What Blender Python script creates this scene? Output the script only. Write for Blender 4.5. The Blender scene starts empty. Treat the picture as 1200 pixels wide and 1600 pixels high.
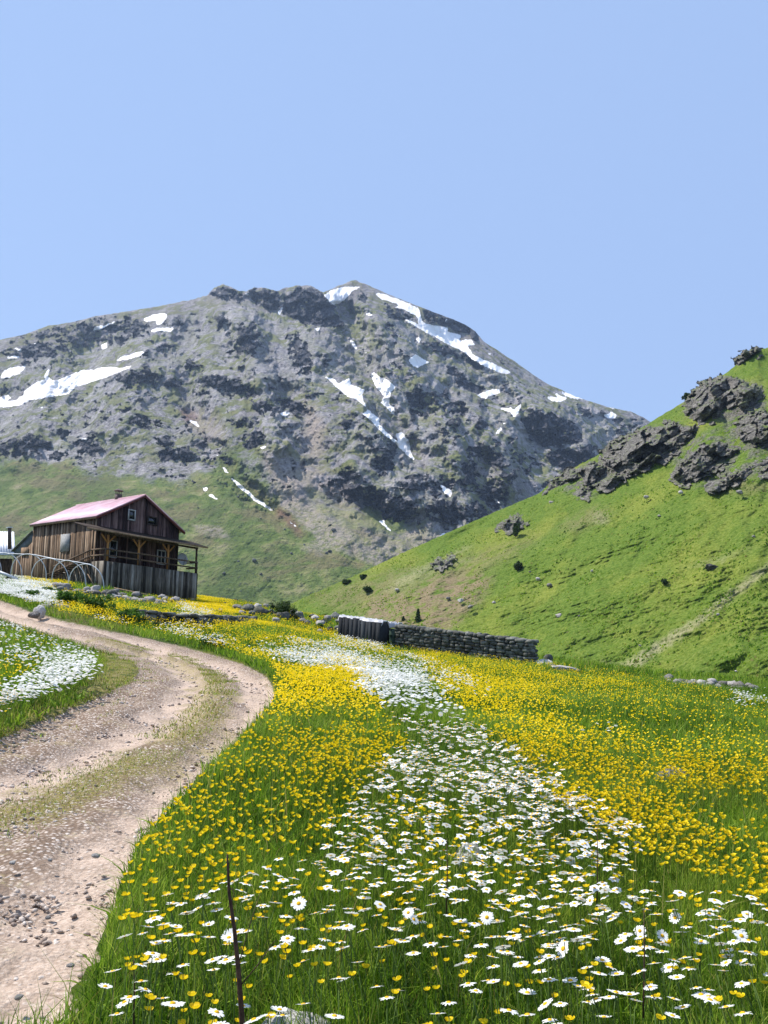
import bpy, bmesh, math, random
import numpy as np
from mathutils import Vector, Matrix

scene = bpy.context.scene
COL = scene.collection
rng = np.random.default_rng(7)
random.seed(7)
RAD = math.radians

# ---------------------------------------------------------------- camera
PW, PH, F = 1200.0, 1600.0, 1300.0            # photograph size and focal length in its pixels
PITCH, ROLL = RAD(5.27), RAD(1.5)
EYE = np.array([0.0, 0.0, 1.5])
cp, sp = math.cos(PITCH), math.sin(PITCH)
cr, sr = math.cos(ROLL), math.sin(ROLL)
FWD = np.array([0.0, cp, sp])
_r0, _u0 = np.array([1.0, 0, 0]), np.array([0.0, -sp, cp])
RGT = _r0 * cr + _u0 * sr
UPV = -_r0 * sr + _u0 * cr
cam_data = bpy.data.cameras.new("camera")
cam = bpy.data.objects.new("camera", cam_data)
COL.objects.link(cam)
cam.matrix_world = Matrix(((RGT[0], UPV[0], -FWD[0], EYE[0]), (RGT[1], UPV[1], -FWD[1], EYE[1]),
                           (RGT[2], UPV[2], -FWD[2], EYE[2]), (0, 0, 0, 1)))
cam_data.sensor_fit = 'VERTICAL'
cam_data.sensor_height = 24.0
cam_data.lens = 24.0 * F / PH
cam_data.clip_start, cam_data.clip_end = 0.05, 20000
scene.camera = cam
scene.render.resolution_x, scene.render.resolution_y = 768, 1024

# ---------------------------------------------------------------- sky, sun, exposure
SUN_EL, SUN_AZ = RAD(54), RAD(-66)            # azimuth from +Y, negative = towards -X
world = bpy.data.worlds.new("World")
scene.world = world
world.use_nodes = True
wn = world.node_tree
wn.nodes.clear()
sky = wn.nodes.new('ShaderNodeTexSky')
sky.sky_type = 'NISHITA'
sky.sun_disc = False
sky.sun_elevation = SUN_EL
sky.sun_rotation = SUN_AZ
sky.altitude = 2300
sky.air_density = 1.3
sky.dust_density = 0.2
sky.ozone_density = 2.0
bg = wn.nodes.new('ShaderNodeBackground')
bg.inputs['Strength'].default_value = 0.13
wo = wn.nodes.new('ShaderNodeOutputWorld')
# clear mountain air: the measured blue of the photograph's sky evens out the model's gradient
even = wn.nodes.new('ShaderNodeMix')
even.data_type = 'RGBA'
even.inputs[0].default_value = 0.9
even.inputs[7].default_value = (1.98, 2.80, 4.55, 1)
wn.links.new(sky.outputs[0], even.inputs[6])
wn.links.new(even.outputs[2], bg.inputs['Color'])
wn.links.new(bg.outputs[0], wo.inputs['Surface'])
sun_data = bpy.data.lights.new("sun", 'SUN')
sun_data.energy = 4.6
sun_data.angle = RAD(0.5)
sun_data.color = (1.0, 0.955, 0.89)
sun = bpy.data.objects.new("sun", sun_data)
COL.objects.link(sun)
SUNV = Vector((math.sin(SUN_AZ) * math.cos(SUN_EL), math.cos(SUN_AZ) * math.cos(SUN_EL), math.sin(SUN_EL)))
sun.rotation_euler = SUNV.to_track_quat('Z', 'Y').to_euler()
scene.view_settings.view_transform = 'Standard'
scene.view_settings.look = 'None'
scene.view_settings.exposure = 0.62
scene.view_settings.gamma = 1.0
scene.cycles.max_bounces = 6
scene.cycles.diffuse_bounces = 3
scene.cycles.glossy_bounces = 2
scene.cycles.transmission_bounces = 3
scene.cycles.transparent_max_bounces = 8
scene.cycles.use_denoising = True
scene.cycles.use_adaptive_sampling = False
try:
    scene.cycles.denoiser = 'OPENIMAGEDENOISE'
    scene.cycles.denoising_input_passes = 'RGB_ALBEDO_NORMAL'
except Exception:
    pass

# ---------------------------------------------------------------- helpers
def ray(px, py):
    px, py = np.asarray(px, float), np.asarray(py, float)
    a, b = (px - PW / 2) / F, -(py - PH / 2) / F
    return FWD + a[..., None] * RGT + b[..., None] * UPV

def at(px, py, Y):
    """world point seen at pixel (px, py) at forward distance Y"""
    d = ray(px, py)
    return EYE + d * (np.asarray(Y, float) / d[..., 1])[..., None]

def proj(P):
    q = np.asarray(P, float) - EYE
    f = q @ FWD
    f = np.where(np.abs(f) < 1e-6, 1e-6, f)
    return PW / 2 + F * (q @ RGT) / f, PH / 2 - F * (q @ UPV) / f, f

def smooth(a, b, x):
    t = np.clip((x - a) / (b - a), 0, 1)
    return t * t * (3 - 2 * t)

_PERM = {}
def perlin(x, y, seed=0):
    if seed not in _PERM:
        r = np.random.default_rng(1000 + seed)
        ang = r.uniform(0, 2 * np.pi, 4096)
        _PERM[seed] = (r.permutation(4096), np.cos(ang), np.sin(ang))
    p, gx, gy = _PERM[seed]
    xi, yi = np.floor(x).astype(np.int64), np.floor(y).astype(np.int64)
    xf, yf = x - xi, y - yi
    u, v = xf * xf * xf * (xf * (xf * 6 - 15) + 10), yf * yf * yf * (yf * (yf * 6 - 15) + 10)
    def g(ix, iy, fx, fy):
        h = p[(p[ix & 4095] + iy) & 4095]
        return gx[h] * fx + gy[h] * fy
    n00, n10 = g(xi, yi, xf, yf), g(xi + 1, yi, xf - 1, yf)
    n01, n11 = g(xi, yi + 1, xf, yf - 1), g(xi + 1, yi + 1, xf - 1, yf - 1)
    a, b = n00 + u * (n10 - n00), n01 + u * (n11 - n01)
    return (a + v * (b - a)) * 1.5

def fbm(x, y, seed=0, octs=4, gain=0.5):
    s, a, n = 0.0, 1.0, 0.0
    for o in range(octs):
        s = s + a * perlin(x * 2 ** o, y * 2 ** o, seed + o)
        n += a
        a *= gain
    return s / n * 1.3

def ridged(x, y, seed=0, octs=4, gain=0.5):
    s, a, n = 0.0, 1.0, 0.0
    for o in range(octs):
        s = s + a * (1 - 2 * np.abs(perlin(x * 2 ** o, y * 2 ** o, seed + o)))
        n += a
        a *= gain
    return s / n

def facets(x, y, seed=0, tilt=1.0):
    """broken rock: every jittered cell is one tilted plane (height about -1..1)"""
    xi, yi = np.floor(x).astype(np.int64), np.floor(y).astype(np.int64)
    r = np.random.default_rng(5000 + seed)
    tab = r.random((4096, 5))
    per = r.permutation(4096)
    best, val = np.full(x.shape, 1e9), np.zeros(x.shape)
    for i in (-1, 0, 1):
        for j in (-1, 0, 1):
            h = per[(per[(xi + i) & 4095] + yi + j) & 4095]
            sx, sy = xi + i + tab[h, 0], yi + j + tab[h, 1]
            d = (x - sx) ** 2 + (y - sy) ** 2
            k = d < best
            best = np.where(k, d, best)
            v = (tab[h, 2] - 0.5) * 1.2 + ((tab[h, 3] - 0.5) * (x - sx) + (tab[h, 4] - 0.5) * (y - sy)) * 2 * tilt
            val = np.where(k, v, val)
    return val

def in_poly(px, py, poly):
    x, y = np.asarray(px, float), np.asarray(py, float)
    c = np.zeros(x.shape, bool)
    n = len(poly)
    for i in range(n):
        x0, y0 = poly[i]
        x1, y1 = poly[(i + 1) % n]
        if y0 == y1:
            continue
        k = ((y0 > y) != (y1 > y)) & (x < (x1 - x0) * (y - y0) / (y1 - y0) + x0)
        c ^= k
    return c

RX0, RY0, RX1, RY1 = -200, 380, 1400, 1720      # raster window for masks of traced regions
def raster(polys, blur=0):
    m = np.zeros((RY1 - RY0, RX1 - RX0), np.float32)
    for poly, val in polys:
        xs, ys = [p[0] for p in poly], [p[1] for p in poly]
        a, b = max(RX0, int(min(xs)) - 1), min(RX1, int(max(xs)) + 2)
        c, d = max(RY0, int(min(ys)) - 1), min(RY1, int(max(ys)) + 2)
        if a >= b or c >= d:
            continue
        gx, gy = np.meshgrid(np.arange(a, b) + 0.5, np.arange(c, d) + 0.5)
        k = in_poly(gx, gy, poly)
        sub = m[c - RY0:d - RY0, a - RX0:b - RX0]
        sub[k] = val
    for _ in range(2 if blur else 0):
        w = int(blur)
        for ax in (0, 1):
            cs = np.cumsum(np.concatenate([np.repeat(np.take(m, [0], ax), w + 1, ax), m, np.repeat(np.take(m, [-1], ax), w, ax)], ax), ax)
            n = m.shape[ax]
            hi = np.take(cs, np.arange(2 * w + 1, 2 * w + 1 + n), ax)
            lo = np.take(cs, np.arange(0, n), ax)
            m = ((hi - lo) / (2 * w + 1)).astype(np.float32)
    return m

def sample(m, px, py):
    x = np.clip(np.asarray(px, float) - RX0 - 0.5, 0, m.shape[1] - 1.001)
    y = np.clip(np.asarray(py, float) - RY0 - 0.5, 0, m.shape[0] - 1.001)
    xi, yi = x.astype(int), y.astype(int)
    fx, fy = x - xi, y - yi
    return (m[yi, xi] * (1 - fx) + m[yi, xi + 1] * fx) * (1 - fy) + (m[yi + 1, xi] * (1 - fx) + m[yi + 1, xi + 1] * fx) * fy

def polyline_dist(x, y, pts):
    d = np.full(np.shape(x), 1e9)
    for (x0, y0), (x1, y1) in zip(pts[:-1], pts[1:]):
        dx, dy = x1 - x0, y1 - y0
        t = np.clip(((x - x0) * dx + (y - y0) * dy) / (dx * dx + dy * dy + 1e-12), 0, 1)
        d = np.minimum(d, np.hypot(x - x0 - t * dx, y - y0 - t * dy))
    return d

def np_mesh(name, verts, faces, mats=(), attrs=None, matidx=None, smooth_shade=False):
    """mesh from arrays; faces is an (n,k) array or a list of such arrays"""
    me = bpy.data.meshes.new(name)
    fl = faces if isinstance(faces, list) else [faces]
    fl = [np.asarray(f, np.int32) for f in fl if len(f)]
    verts = np.asarray(verts, np.float32)
    me.vertices.add(len(verts))
    me.vertices.foreach_set('co', verts.ravel())
    tot = sum(f.size for f in fl)
    nf = sum(len(f) for f in fl)
    me.loops.add(tot)
    me.polygons.add(nf)
    me.loops.foreach_set('vertex_index', np.concatenate([f.ravel() for f in fl]))
    sizes = np.concatenate([np.full(len(f), f.shape[1], np.int32) for f in fl])
    me.polygons.foreach_set('loop_start', np.concatenate([[0], np.cumsum(sizes)[:-1]]).astype(np.int32))
    if matidx is not None:
        me.polygons.foreach_set('material_index', np.asarray(matidx, np.int32))
    if smooth_shade:
        me.polygons.foreach_set('use_smooth', np.ones(nf, bool))
    for k, v in (attrs or {}).items():
        v = np.asarray(v, np.float32)
        a = me.attributes.new(k, 'FLOAT', 'POINT')
        a.data.foreach_set('value', v.ravel())
    for m in mats:
        me.materials.append(m)
    me.update(calc_edges=True)
    me.validate()
    return me

def link(name, me, parent=None, loc=None):
    o = bpy.data.objects.new(name, me)
    COL.objects.link(o)
    if parent is not None:
        o.parent = parent
    if loc is not None:
        o.location = loc
    return o

def tag(o, label=None, cat=None, group=None, kind=None):
    if label: o['label'] = label
    if cat: o['category'] = cat
    if group: o['group'] = group
    if kind: o['kind'] = kind
    return o

def empty(name, loc=(0, 0, 0)):
    o = bpy.data.objects.new(name, None)
    COL.objects.link(o)
    o.location = loc
    o.empty_display_size = 0.1
    return o

def grid_faces(nr, nc):
    i = np.arange(nr * nc).reshape(nr, nc)
    return np.stack([i[:-1, :-1], i[:-1, 1:], i[1:, 1:], i[1:, :-1]], -1).reshape(-1, 4)

# ---------------------------------------------------------------- node helpers
class NT:
    def __init__(self, name, rough=0.9, spec=0.2):
        self.m = bpy.data.materials.new(name)
        self.m.use_nodes = True
        self.t = self.m.node_tree
        self.b = self.t.nodes['Principled BSDF']
        self.out = self.t.nodes['Material Output']
        self.b.inputs['Roughness'].default_value = rough
        self.b.inputs['Specular IOR Level'].default_value = spec
    def n(self, kind, **kw):
        nd = self.t.nodes.new(kind)
        for k, v in kw.items():
            setattr(nd, k, v)
        return nd
    def set(self, sock, v):
        if hasattr(v, 'is_output') or isinstance(v, bpy.types.NodeSocket):
            self.t.links.new(v, sock)
        else:
            if sock.type == 'RGBA' and len(v) == 3:
                v = (*v, 1)
            sock.default_value = v
    def attr(self, name):
        return self.n('ShaderNodeAttribute', attribute_name=name).outputs['Fac']
    def coord(self, which='Object'):
        return self.n('ShaderNodeTexCoord').outputs[which]
    def mapping(self, vec, scale=(1, 1, 1), rot=(0, 0, 0)):
        m = self.n('ShaderNodeMapping')
        self.set(m.inputs['Vector'], vec)
        m.inputs['Scale'].default_value = scale
        m.inputs['Rotation'].default_value = rot
        return m.outputs[0]
    def noise(self, vec, scale, detail=4, rough=0.55, dist=0.0):
        nd = self.n('ShaderNodeTexNoise')
        self.set(nd.inputs['Vector'], vec)
        nd.inputs['Scale'].default_value = scale
        nd.inputs['Detail'].default_value = detail
        nd.inputs['Roughness'].default_value = rough
        nd.inputs['Distortion'].default_value = dist
        return nd.outputs['Fac']
    def voronoi(self, vec, scale, feature='F1', out='Distance'):
        nd = self.n('ShaderNodeTexVoronoi', feature=feature)
        self.set(nd.inputs['Vector'], vec)
        nd.inputs['Scale'].default_value = scale
        return nd.outputs[out]
    def math(self, op, a, b=0.0, clamp=False):
        nd = self.n('ShaderNodeMath', operation=op, use_clamp=clamp)
        self.set(nd.inputs[0], a)
        self.set(nd.inputs[1], b)
        return nd.outputs[0]
    def rng(self, v, a, b, c=0.0, d=1.0, kind='SMOOTHSTEP'):
        nd = self.n('ShaderNodeMapRange', interpolation_type=kind)
        self.set(nd.inputs['Value'], v)
        for k, x in zip(('From Min', 'From Max', 'To Min', 'To Max'), (a, b, c, d)):
            self.set(nd.inputs[k], x)
        return nd.outputs[0]
    def mix(self, f, a, b, blend='MIX'):
        nd = self.n('ShaderNodeMix', data_type='RGBA', blend_type=blend)
        self.set(nd.inputs[0], f)
        self.set(nd.inputs[6], a)
        self.set(nd.inputs[7], b)
        return nd.outputs[2]
    def ramp(self, f, stops):
        nd = self.n('ShaderNodeValToRGB')
        self.set(nd.inputs[0], f)
        e = nd.color_ramp.elements
        while len(e) < len(stops):
            e.new(0.5)
        for i, (p, c) in enumerate(stops):
            e[i].position = p
            e[i].color = (*c, 1)
        return nd.outputs[0]
    def bump(self, h, strength=0.5, dist=0.1):
        nd = self.n('ShaderNodeBump')
        self.set(nd.inputs['Height'], h)
        nd.inputs['Strength'].default_value = strength
        nd.inputs['Distance'].default_value = dist
        self.t.links.new(nd.outputs[0], self.b.inputs['Normal'])
    def color(self, c):
        self.set(self.b.inputs['Base Color'], c)
    def translucent(self, c, fac):
        tr = self.n('ShaderNodeBsdfTranslucent')
        self.set(tr.inputs['Color'], c)
        mx = self.n('ShaderNodeMixShader')
        mx.inputs[0].default_value = fac
        self.t.links.new(self.b.outputs[0], mx.inputs[1])
        self.t.links.new(tr.outputs[0], mx.inputs[2])
        self.t.links.new(mx.outputs[0], self.out.inputs['Surface'])

def simple_mat(name, c, rough=0.8, spec=0.25, var=0.25, scale=8.0, metal=0.0):
    t = NT(name, rough, spec)
    v = t.coord()
    f = t.noise(v, scale, 5)
    d = tuple(max(0, x * (1 - var)) for x in c)
    l = tuple(min(1, x * (1 + var)) for x in c)
    t.color(t.ramp(f, [(0.3, d), (0.7, l)]))
    t.b.inputs['Metallic'].default_value = metal
    return t.m
# ---------------------------------------------------------------- meadow ground: height field through measured points
CTRL = [(0,1600,2.8),(600,1600,2.87),(1200,1600,3.0),(0,1400,3.95),(600,1400,4.1),(1200,1400,4.4),
        (0,1250,5.7),(300,1250,5.8),(600,1250,6.1),(1200,1250,7.2),(0,1130,8.8),(300,1130,9.2),(600,1150,8.8),
        (900,1150,10.5),(1200,1160,11.5),(430,1085,11.8),(150,1065,12.5),(0,1050,13.5),(600,1080,15),(900,1090,18),
        (1200,1110,21),(600,1030,28),(850,1050,34),(1050,1065,32),(1200,1085,28),(430,1030,22),(200,1000,22),
        (0,985,21),(0,940,30),(200,965,30),(430,985,36),(540,1008,44),(830,1038,42),(300,946,60),(165,922,58),
        (0,908,52),(430,960,58)]
_cp = np.array([at(a, b, Y) for a, b, Y in CTRL] + [(-3, -3, 0), (3, -3, 0), (-9, 1, 0.05), (9, 1, -0.15)])
_S = 12.0
def _tps(r2):
    return np.where(r2 > 1e-12, r2 * np.log(r2 + 1e-12), 0.0)
# work in (x/Y-like, log Y) space so that near and far points weigh alike
def _uv(x, y):
    yy = np.maximum(y, -3.5) + 5.0
    return x / (yy + 2.0) * 3.0, np.log(yy) * 2.0
_cu, _cv = _uv(_cp[:, 0], _cp[:, 1])
_n = len(_cp)
_K = _tps((_cu[:, None] - _cu) ** 2 + (_cv[:, None] - _cv) ** 2) + np.eye(_n) * 0.01
_Pm = np.stack([np.ones(_n), _cu, _cv], 1)
_A = np.block([[_K, _Pm], [_Pm.T, np.zeros((3, 3))]])
_w = np.linalg.solve(_A, np.concatenate([_cp[:, 2], np.zeros(3)]))
EDGE = [(-90, 100), (-60, 92), (-30, 84), (-16, 76), (-8, 62), (-1, 52), (7, 46), (14, 35), (22, 27), (40, 22), (80, 14)]
def ground_z(x, y):
    x, y = np.asarray(x, float), np.asarray(y, float)
    shp = x.shape
    xf, yf = x.ravel(), y.ravel()
    z = np.empty(len(xf))
    for s in range(0, len(xf), 60000):
        u, v = _uv(xf[s:s + 60000], yf[s:s + 60000])
        r2 = (u[:, None] - _cu) ** 2 + (v[:, None] - _cv) ** 2
        z[s:s + 60000] = _tps(r2) @ _w[:_n] + _w[_n] + _w[_n + 1] * u + _w[_n + 2] * v
    d = polyline_dist(xf, yf, EDGE)
    ey = np.interp(xf, [e[0] for e in EDGE], [e[1] for e in EDGE])
    s = np.where(yf > ey, d, 0)
    z -= np.where(s < 20, 0.012 * s * s, 4.8 + 0.48 * (s - 20))
    z += 0.03 * perlin(xf * 0.8, yf * 0.8, 40) * np.clip(yf / 6, 0.3, 2) + 0.05 * perlin(xf * 0.25, yf * 0.25, 41) * np.clip(yf / 10, 0, 3)
    return z.reshape(shp)

# ground point seen at a pixel (march along the ray)
def on_ground(px, py):
    d = ray(px, py)
    d = d / d[..., 1:2]
    t0 = np.full(np.shape(px), 1.0)
    ts = np.geomspace(1.2, 140, 160)
    hit = np.full(np.shape(px), np.nan)
    prev = None
    for t in ts:
        P = EYE + d * t
        g = P[..., 2] - ground_z(P[..., 0], P[..., 1])
        if prev is not None:
            k = np.isnan(hit) & (g < 0)
            tt = t_prev + (t - t_prev) * prev / np.maximum(prev - g, 1e-9)
            hit = np.where(k, tt, hit)
        prev, t_prev = g, t
    return EYE + d * hit[..., None]

# ---- the dirt road, traced and laid on the ground
ROAD_PX = [(-40,1640),(95,1598),(150,1510),(172,1440),(185,1390),(215,1320),(262,1262),(335,1190),(392,1135),(424,1100),(432,1075),(418,1055),(378,1035),
           (330,1020),(270,1005),(180,986),(100,969),(40,951),(-20,930),(-40,925),(-40,958),(0,968),(60,986),(120,1006),(178,1022),(212,1036),(218,1050),(196,1068),
           (140,1092),(70,1120),(0,1152),(-60,1175),(-200,1240),(-200,1640)]
TRACK_A = [(-60,1240),(0,1215),(100,1182),(200,1142),(270,1100),(300,1068),(290,1040),(235,1017),(150,998),(60,975),(0,956),(-40,942)]
TRACK_B = [(20,1660),(60,1570),(120,1440),(195,1320),(300,1205),(375,1135),(405,1090),(390,1057),(330,1031),(235,1004),(100,974),(0,945),(-40,934)]
STRIP = [(-60,1290),(0,1262),(120,1222),(220,1180),(300,1130),(335,1085),(325,1050),(270,1022),(160,995)]
def lay(poly):
    P = on_ground(np.array([p[0] for p in poly], float), np.array([p[1] for p in poly], float))
    return [(a, b) for a, b, c in P if not np.isnan(a)]
ROAD_M = raster([(ROAD_PX, 1.0)], 2)
TA, TB, ST = lay(TRACK_A), lay(TRACK_B), lay(STRIP)

NR, NC = 640, 640
yy = np.concatenate([[-6.0, -3.0, -1.0, 0.3], np.geomspace(1.0, 130.0, NR - 4)])
uu = np.sign(np.linspace(-1, 1, NC)) * np.abs(np.linspace(-1, 1, NC)) ** 1.25 * 1.5
GY, GU = np.meshgrid(yy, uu, indexing='ij')
GX = GU * (np.maximum(GY, 0) + 4.0) * 0.78
GZ = ground_z(GX, GY)
gP = np.stack([GX, GY, GZ], -1).reshape(-1, 3)
gpx, gpy, gf = proj(gP)
wob = (5 * perlin(gP[:, 0] * 3, gP[:, 1] * 3, 60) + 6 * perlin(gP[:, 0] * 9, gP[:, 1] * 9, 61)) * 7 / np.maximum(gf, 2)
road = np.where(gf > 0.5, sample(ROAD_M, np.clip(gpx + wob, RX0 + 1, RX1 - 2), np.clip(gpy + wob, RY0 + 1, RY1 - 2)), 0)
road = np.where((gpx > 250) & (gf > 0.5) & (gpy > 1650), 0, road)
gx_, gy_ = gP[:, 0], gP[:, 1]
n1 = fbm(gx_ * 1.6, gy_ * 1.6, 50, 4)
dA, dB, dS = polyline_dist(gx_, gy_, TA), polyline_dist(gx_, gy_, TB), polyline_dist(gx_, gy_, ST)
track = smooth(0.5, 0.12, np.minimum(dA, dB) + 0.25 * n1)
strip = smooth(0.5, 0.1, dS + 0.6 * n1) * smooth(0.2, 0.6, road)
gP[:, 2] -= road * (0.04 + 0.075 * track) * np.clip(gf / 5, 0.6, 1.5)
gP[:, 2] += road * (0.022 * fbm(gx_ * 5, gy_ * 5, 55, 4, 0.65) + 0.02 * fbm(gx_ * 1.4, gy_ * 1.4, 57, 2))
VERGE_M = raster([([(110,1088),(160,1050),(165,1030),(120,1012),(200,1022),(235,1040),(230,1062),(190,1090),(60,1145),(0,1175),(0,1130),(60,1112)], 1.0), ([(150,1000),(60,985),(0,970),(0,962),(60,978),(170,1008)], .7),
                  ([(60,950),(110,968),(200,985),(195,975),(110,955)], 0.8)], 6)
verge = np.where(gf > 0.5, sample(VERGE_M, np.clip(gpx, RX0 + 1, RX1 - 2), np.clip(gpy, RY0 + 1, RY1 - 2)), 0)

def ground_material():
    t = NT('meadow_and_gravel', 0.95, 0.1)
    v = t.coord()
    rd, tk, st, vg = t.attr('road'), t.attr('track'), t.attr('strip'), t.attr('verge')
    nf, nm, nb = t.noise(v, 45, 6, 0.7), t.noise(v, 6, 5), t.noise(v, 1.2, 4)
    soil = t.ramp(nf, [(0.3, (0.022, 0.035, 0.008)), (0.55, (0.05, 0.085, 0.014)), (0.75, (0.09, 0.12, 0.025))])
    soil = t.mix(t.rng(nb, 0.45, 0.65), soil, (0.075, 0.10, 0.016))
    dust = t.ramp(nf, [(0.28, (0.33, 0.24, 0.182)), (0.5, (0.52, 0.40, 0.315)), (0.7, (0.68, 0.56, 0.465))])
    cell = t.voronoi(v, 38, 'F1', 'Color')
    hue = t.n('ShaderNodeSeparateColor')
    t.set(hue.inputs[0], cell)
    peb = t.ramp(hue.outputs[0], [(0.0, (0.14, 0.105, 0.085)), (0.3, (0.36, 0.28, 0.22)), (0.65, (0.53, 0.44, 0.37)), (1.0, (0.70, 0.63, 0.57))])
    d1 = t.voronoi(v, 38)
    gravel = t.mix(t.rng(d1, 0.25, 0.6), peb, (0.20, 0.14, 0.10))
    gravel = t.mix(t.rng(nm, 0.56, 0.74, 0, 0.8), gravel, dust)
    gcol = t.mix(t.math('MULTIPLY', tk, t.rng(nm, 0.25, 0.62, 0.5, 1.0)), gravel, dust)
    dry = t.ramp(nf, [(0.3, (0.10, 0.105, 0.022)), (0.55, (0.22, 0.19, 0.045)), (0.8, (0.40, 0.32, 0.13))])
    gcol = t.mix(t.math('MULTIPLY', st, t.rng(nf, 0.4, 0.62)), gcol, dry)
    off = t.math('MULTIPLY', t.math('SUBTRACT', 1.0, tk), t.rng(nm, 0.52, 0.68))
    gcol = t.mix(t.math('MULTIPLY', off, t.rng(nf, 0.42, 0.6, 0, 0.7)), gcol, dry)
    soil = t.mix(t.math('MULTIPLY', vg, t.rng(nm, 0.3, 0.6)), soil, t.mix(t.rng(nf, 0.5, 0.6), dry, gravel))
    edge = t.math('ADD', rd, t.math('MULTIPLY', t.math('SUBTRACT', nf, 0.5), 0.9))
    c = t.mix(t.rng(edge, 0.38, 0.62), soil, gcol)
    t.color(c)
    h = t.math('ADD', t.math('MULTIPLY', t.math('SUBTRACT', 1.0, d1), 0.6), nf)
    t.bump(h, 0.7, 0.025)
    return t.m
M_GROUND = ground_material()
gfc = grid_faces(NR, NC)
isroad = road[gfc].mean(1) > 0.5
def submesh(name, sel):
    f = gfc[sel]
    used, inv = np.unique(f, return_inverse=True)
    at_ = {'road': road[used], 'track': track[used], 'strip': strip[used], 'verge': verge[used]}
    return np_mesh(name, gP[used], inv.reshape(-1, 4), [M_GROUND], at_, smooth_shade=True)
tag(link('ground', submesh('ground', ~isroad)), 'flowering meadow ground sloping down to the right', 'ground', kind='structure')
tag(link('road', submesh('road', isroad)), 'stony dirt road bending left past the wooden house', 'road', kind='structure')

# ---------------------------------------------------------------- far valley floor, one sheet to the horizon
def soil_sheet():
    t = NT('valley_grass', 0.95, 0.1)
    v = t.coord()
    t.color(t.ramp(t.noise(v, 0.02, 6), [(0.3, (0.05, 0.09, 0.02)), (0.7, (0.10, 0.13, 0.035))]))
    return t.m
fl = np.array([(-3600, -300, -45), (3600, -300, -45), (3600, 4200, -45), (-3600, 4200, -45)], float)
tag(link('valley_floor', np_mesh('valley_floor', fl, np.array([[0, 1, 2, 3]]), [soil_sheet()])), 'grassy valley floor below the hills', 'valley', kind='structure')

# ---------------------------------------------------------------- the mountain
SIL = [(-420,640),(-300,600),(-150,562),(-60,540),(0,531),(40,522),(75,509),(110,504),(150,494),(195,487),(250,478),(300,468),(325,461),(335,449),(348,444),(362,449),(372,454),(385,455),
       (398,449),(415,450),(432,455),(445,450),(465,446),(485,446),(497,453),(506,457),(530,446),(548,439),(556,438),(572,444),(600,457),(650,477),(700,496),
       (725,506),(742,517),(755,533),(800,562),(850,597),(900,620),(950,636),(985,643),(1005,652),(1030,668),(1060,680),(1150,735),(1300,800),(1500,870),(1700,920)]
def off(l, x0, y0, s):
    return [(x0 + a / s, y0 + b / s) for a, b in l]
SNOW = [off(p, 0, 440, 4) for p in [
 [(0,770),(30,750),(100,740),(150,705),(140,690),(240,620),(280,615),(275,585),(300,545),(312,545),(300,590),(330,620),(395,600),(480,570),(520,548),(560,555),(610,540),(720,530),(740,545),(830,517),(800,545),(700,585),(600,620),(560,630),(470,665),(420,705),(300,725),(190,740),(120,775),(0,785)],
 [(0,600),(20,560),(60,535),(165,528),(130,570),(60,600),(0,605)],[(0,720),(45,705),(70,725),(20,765),(0,770)],[(720,495),(770,465),(890,430),(905,445),(860,470),(760,495)],
 [(885,235),(960,205),(1035,195),(1050,220),(1010,265),(975,270),(980,240),(920,252)],[(935,310),(980,285),(1090,290),(1060,318),(1000,305),(950,318)],[(630,395),(675,380),(670,420),(632,425)],
 [(570,310),(600,275),(660,275),(720,240),(725,250),(640,295)],[(40,468),(130,463),(120,479),(45,479)],[(80,405),(140,425),(130,438),(85,417)],[(220,792),(280,776),(270,790)],[(195,390),(230,378),(225,392)],
 [(490,975),(550,975),(545,988),(495,985)],[(-200,760),(0,740),(0,785),(-200,830)]]]
SNOW += [off(p, 500, 430, 4) for p in [
 [(25,125),(70,95),(150,73),(270,72),(205,95),(185,125),(120,180),(75,185),(60,165)],
 [(340,110),(400,115),(500,155),(610,200),(640,290),(700,310),(800,330),(800,350),(885,380),(870,410),(950,400),(970,435),(920,440),(960,500),(1060,540),(1130,575),(1180,595),(1190,610),(1130,610),(1050,580),(960,530),(880,470),(800,430),(700,380),(600,320),(525,285),(540,275),(630,310),(600,250),(520,215),(460,200),(500,185),(380,150)],
 [(170,390),(215,420),(235,465),(205,450)],[(550,535),(590,490),(640,520),(690,545),(640,560),(610,580),(570,560)],
 [(20,620),(60,640),(100,655),(110,680),(185,640),(200,685),(280,715),(265,745),(270,790),(300,840),(370,890),(375,940),(420,980),(480,1040),(560,1110),(620,1180),(590,1160),(520,1100),(460,1040),(400,1000),(330,920),(260,865),(300,845),(250,790),(180,760),(100,700),(50,650)],
 [(315,625),(340,600),(380,640),(430,655),(475,700),(440,730),(430,800),(470,830),(465,880),(430,840),(380,800),(400,760),(350,700)],
 [(475,995),(510,980),(555,1030),(570,1110),(590,1150),(540,1120),(490,1060)],[(980,755),(1060,715),(1120,710),(1130,735),(1050,760),(1040,772)],[(1110,828),(1200,828),(1200,872),(1180,847)],
 [(605,395),(640,390),(615,430)],[(280,238),(300,233),(335,257),(290,252)],[(1092,992),(1130,953),(1142,960),(1100,998)],[(1040,490),(1070,483),(1072,502)],[(270,475),(295,475),(290,490)],[(275,555),(300,560),(290,575)],[(100,232),(135,255),(115,255)],[(770,300),(785,268),(810,265),(785,290)]]]
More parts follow.
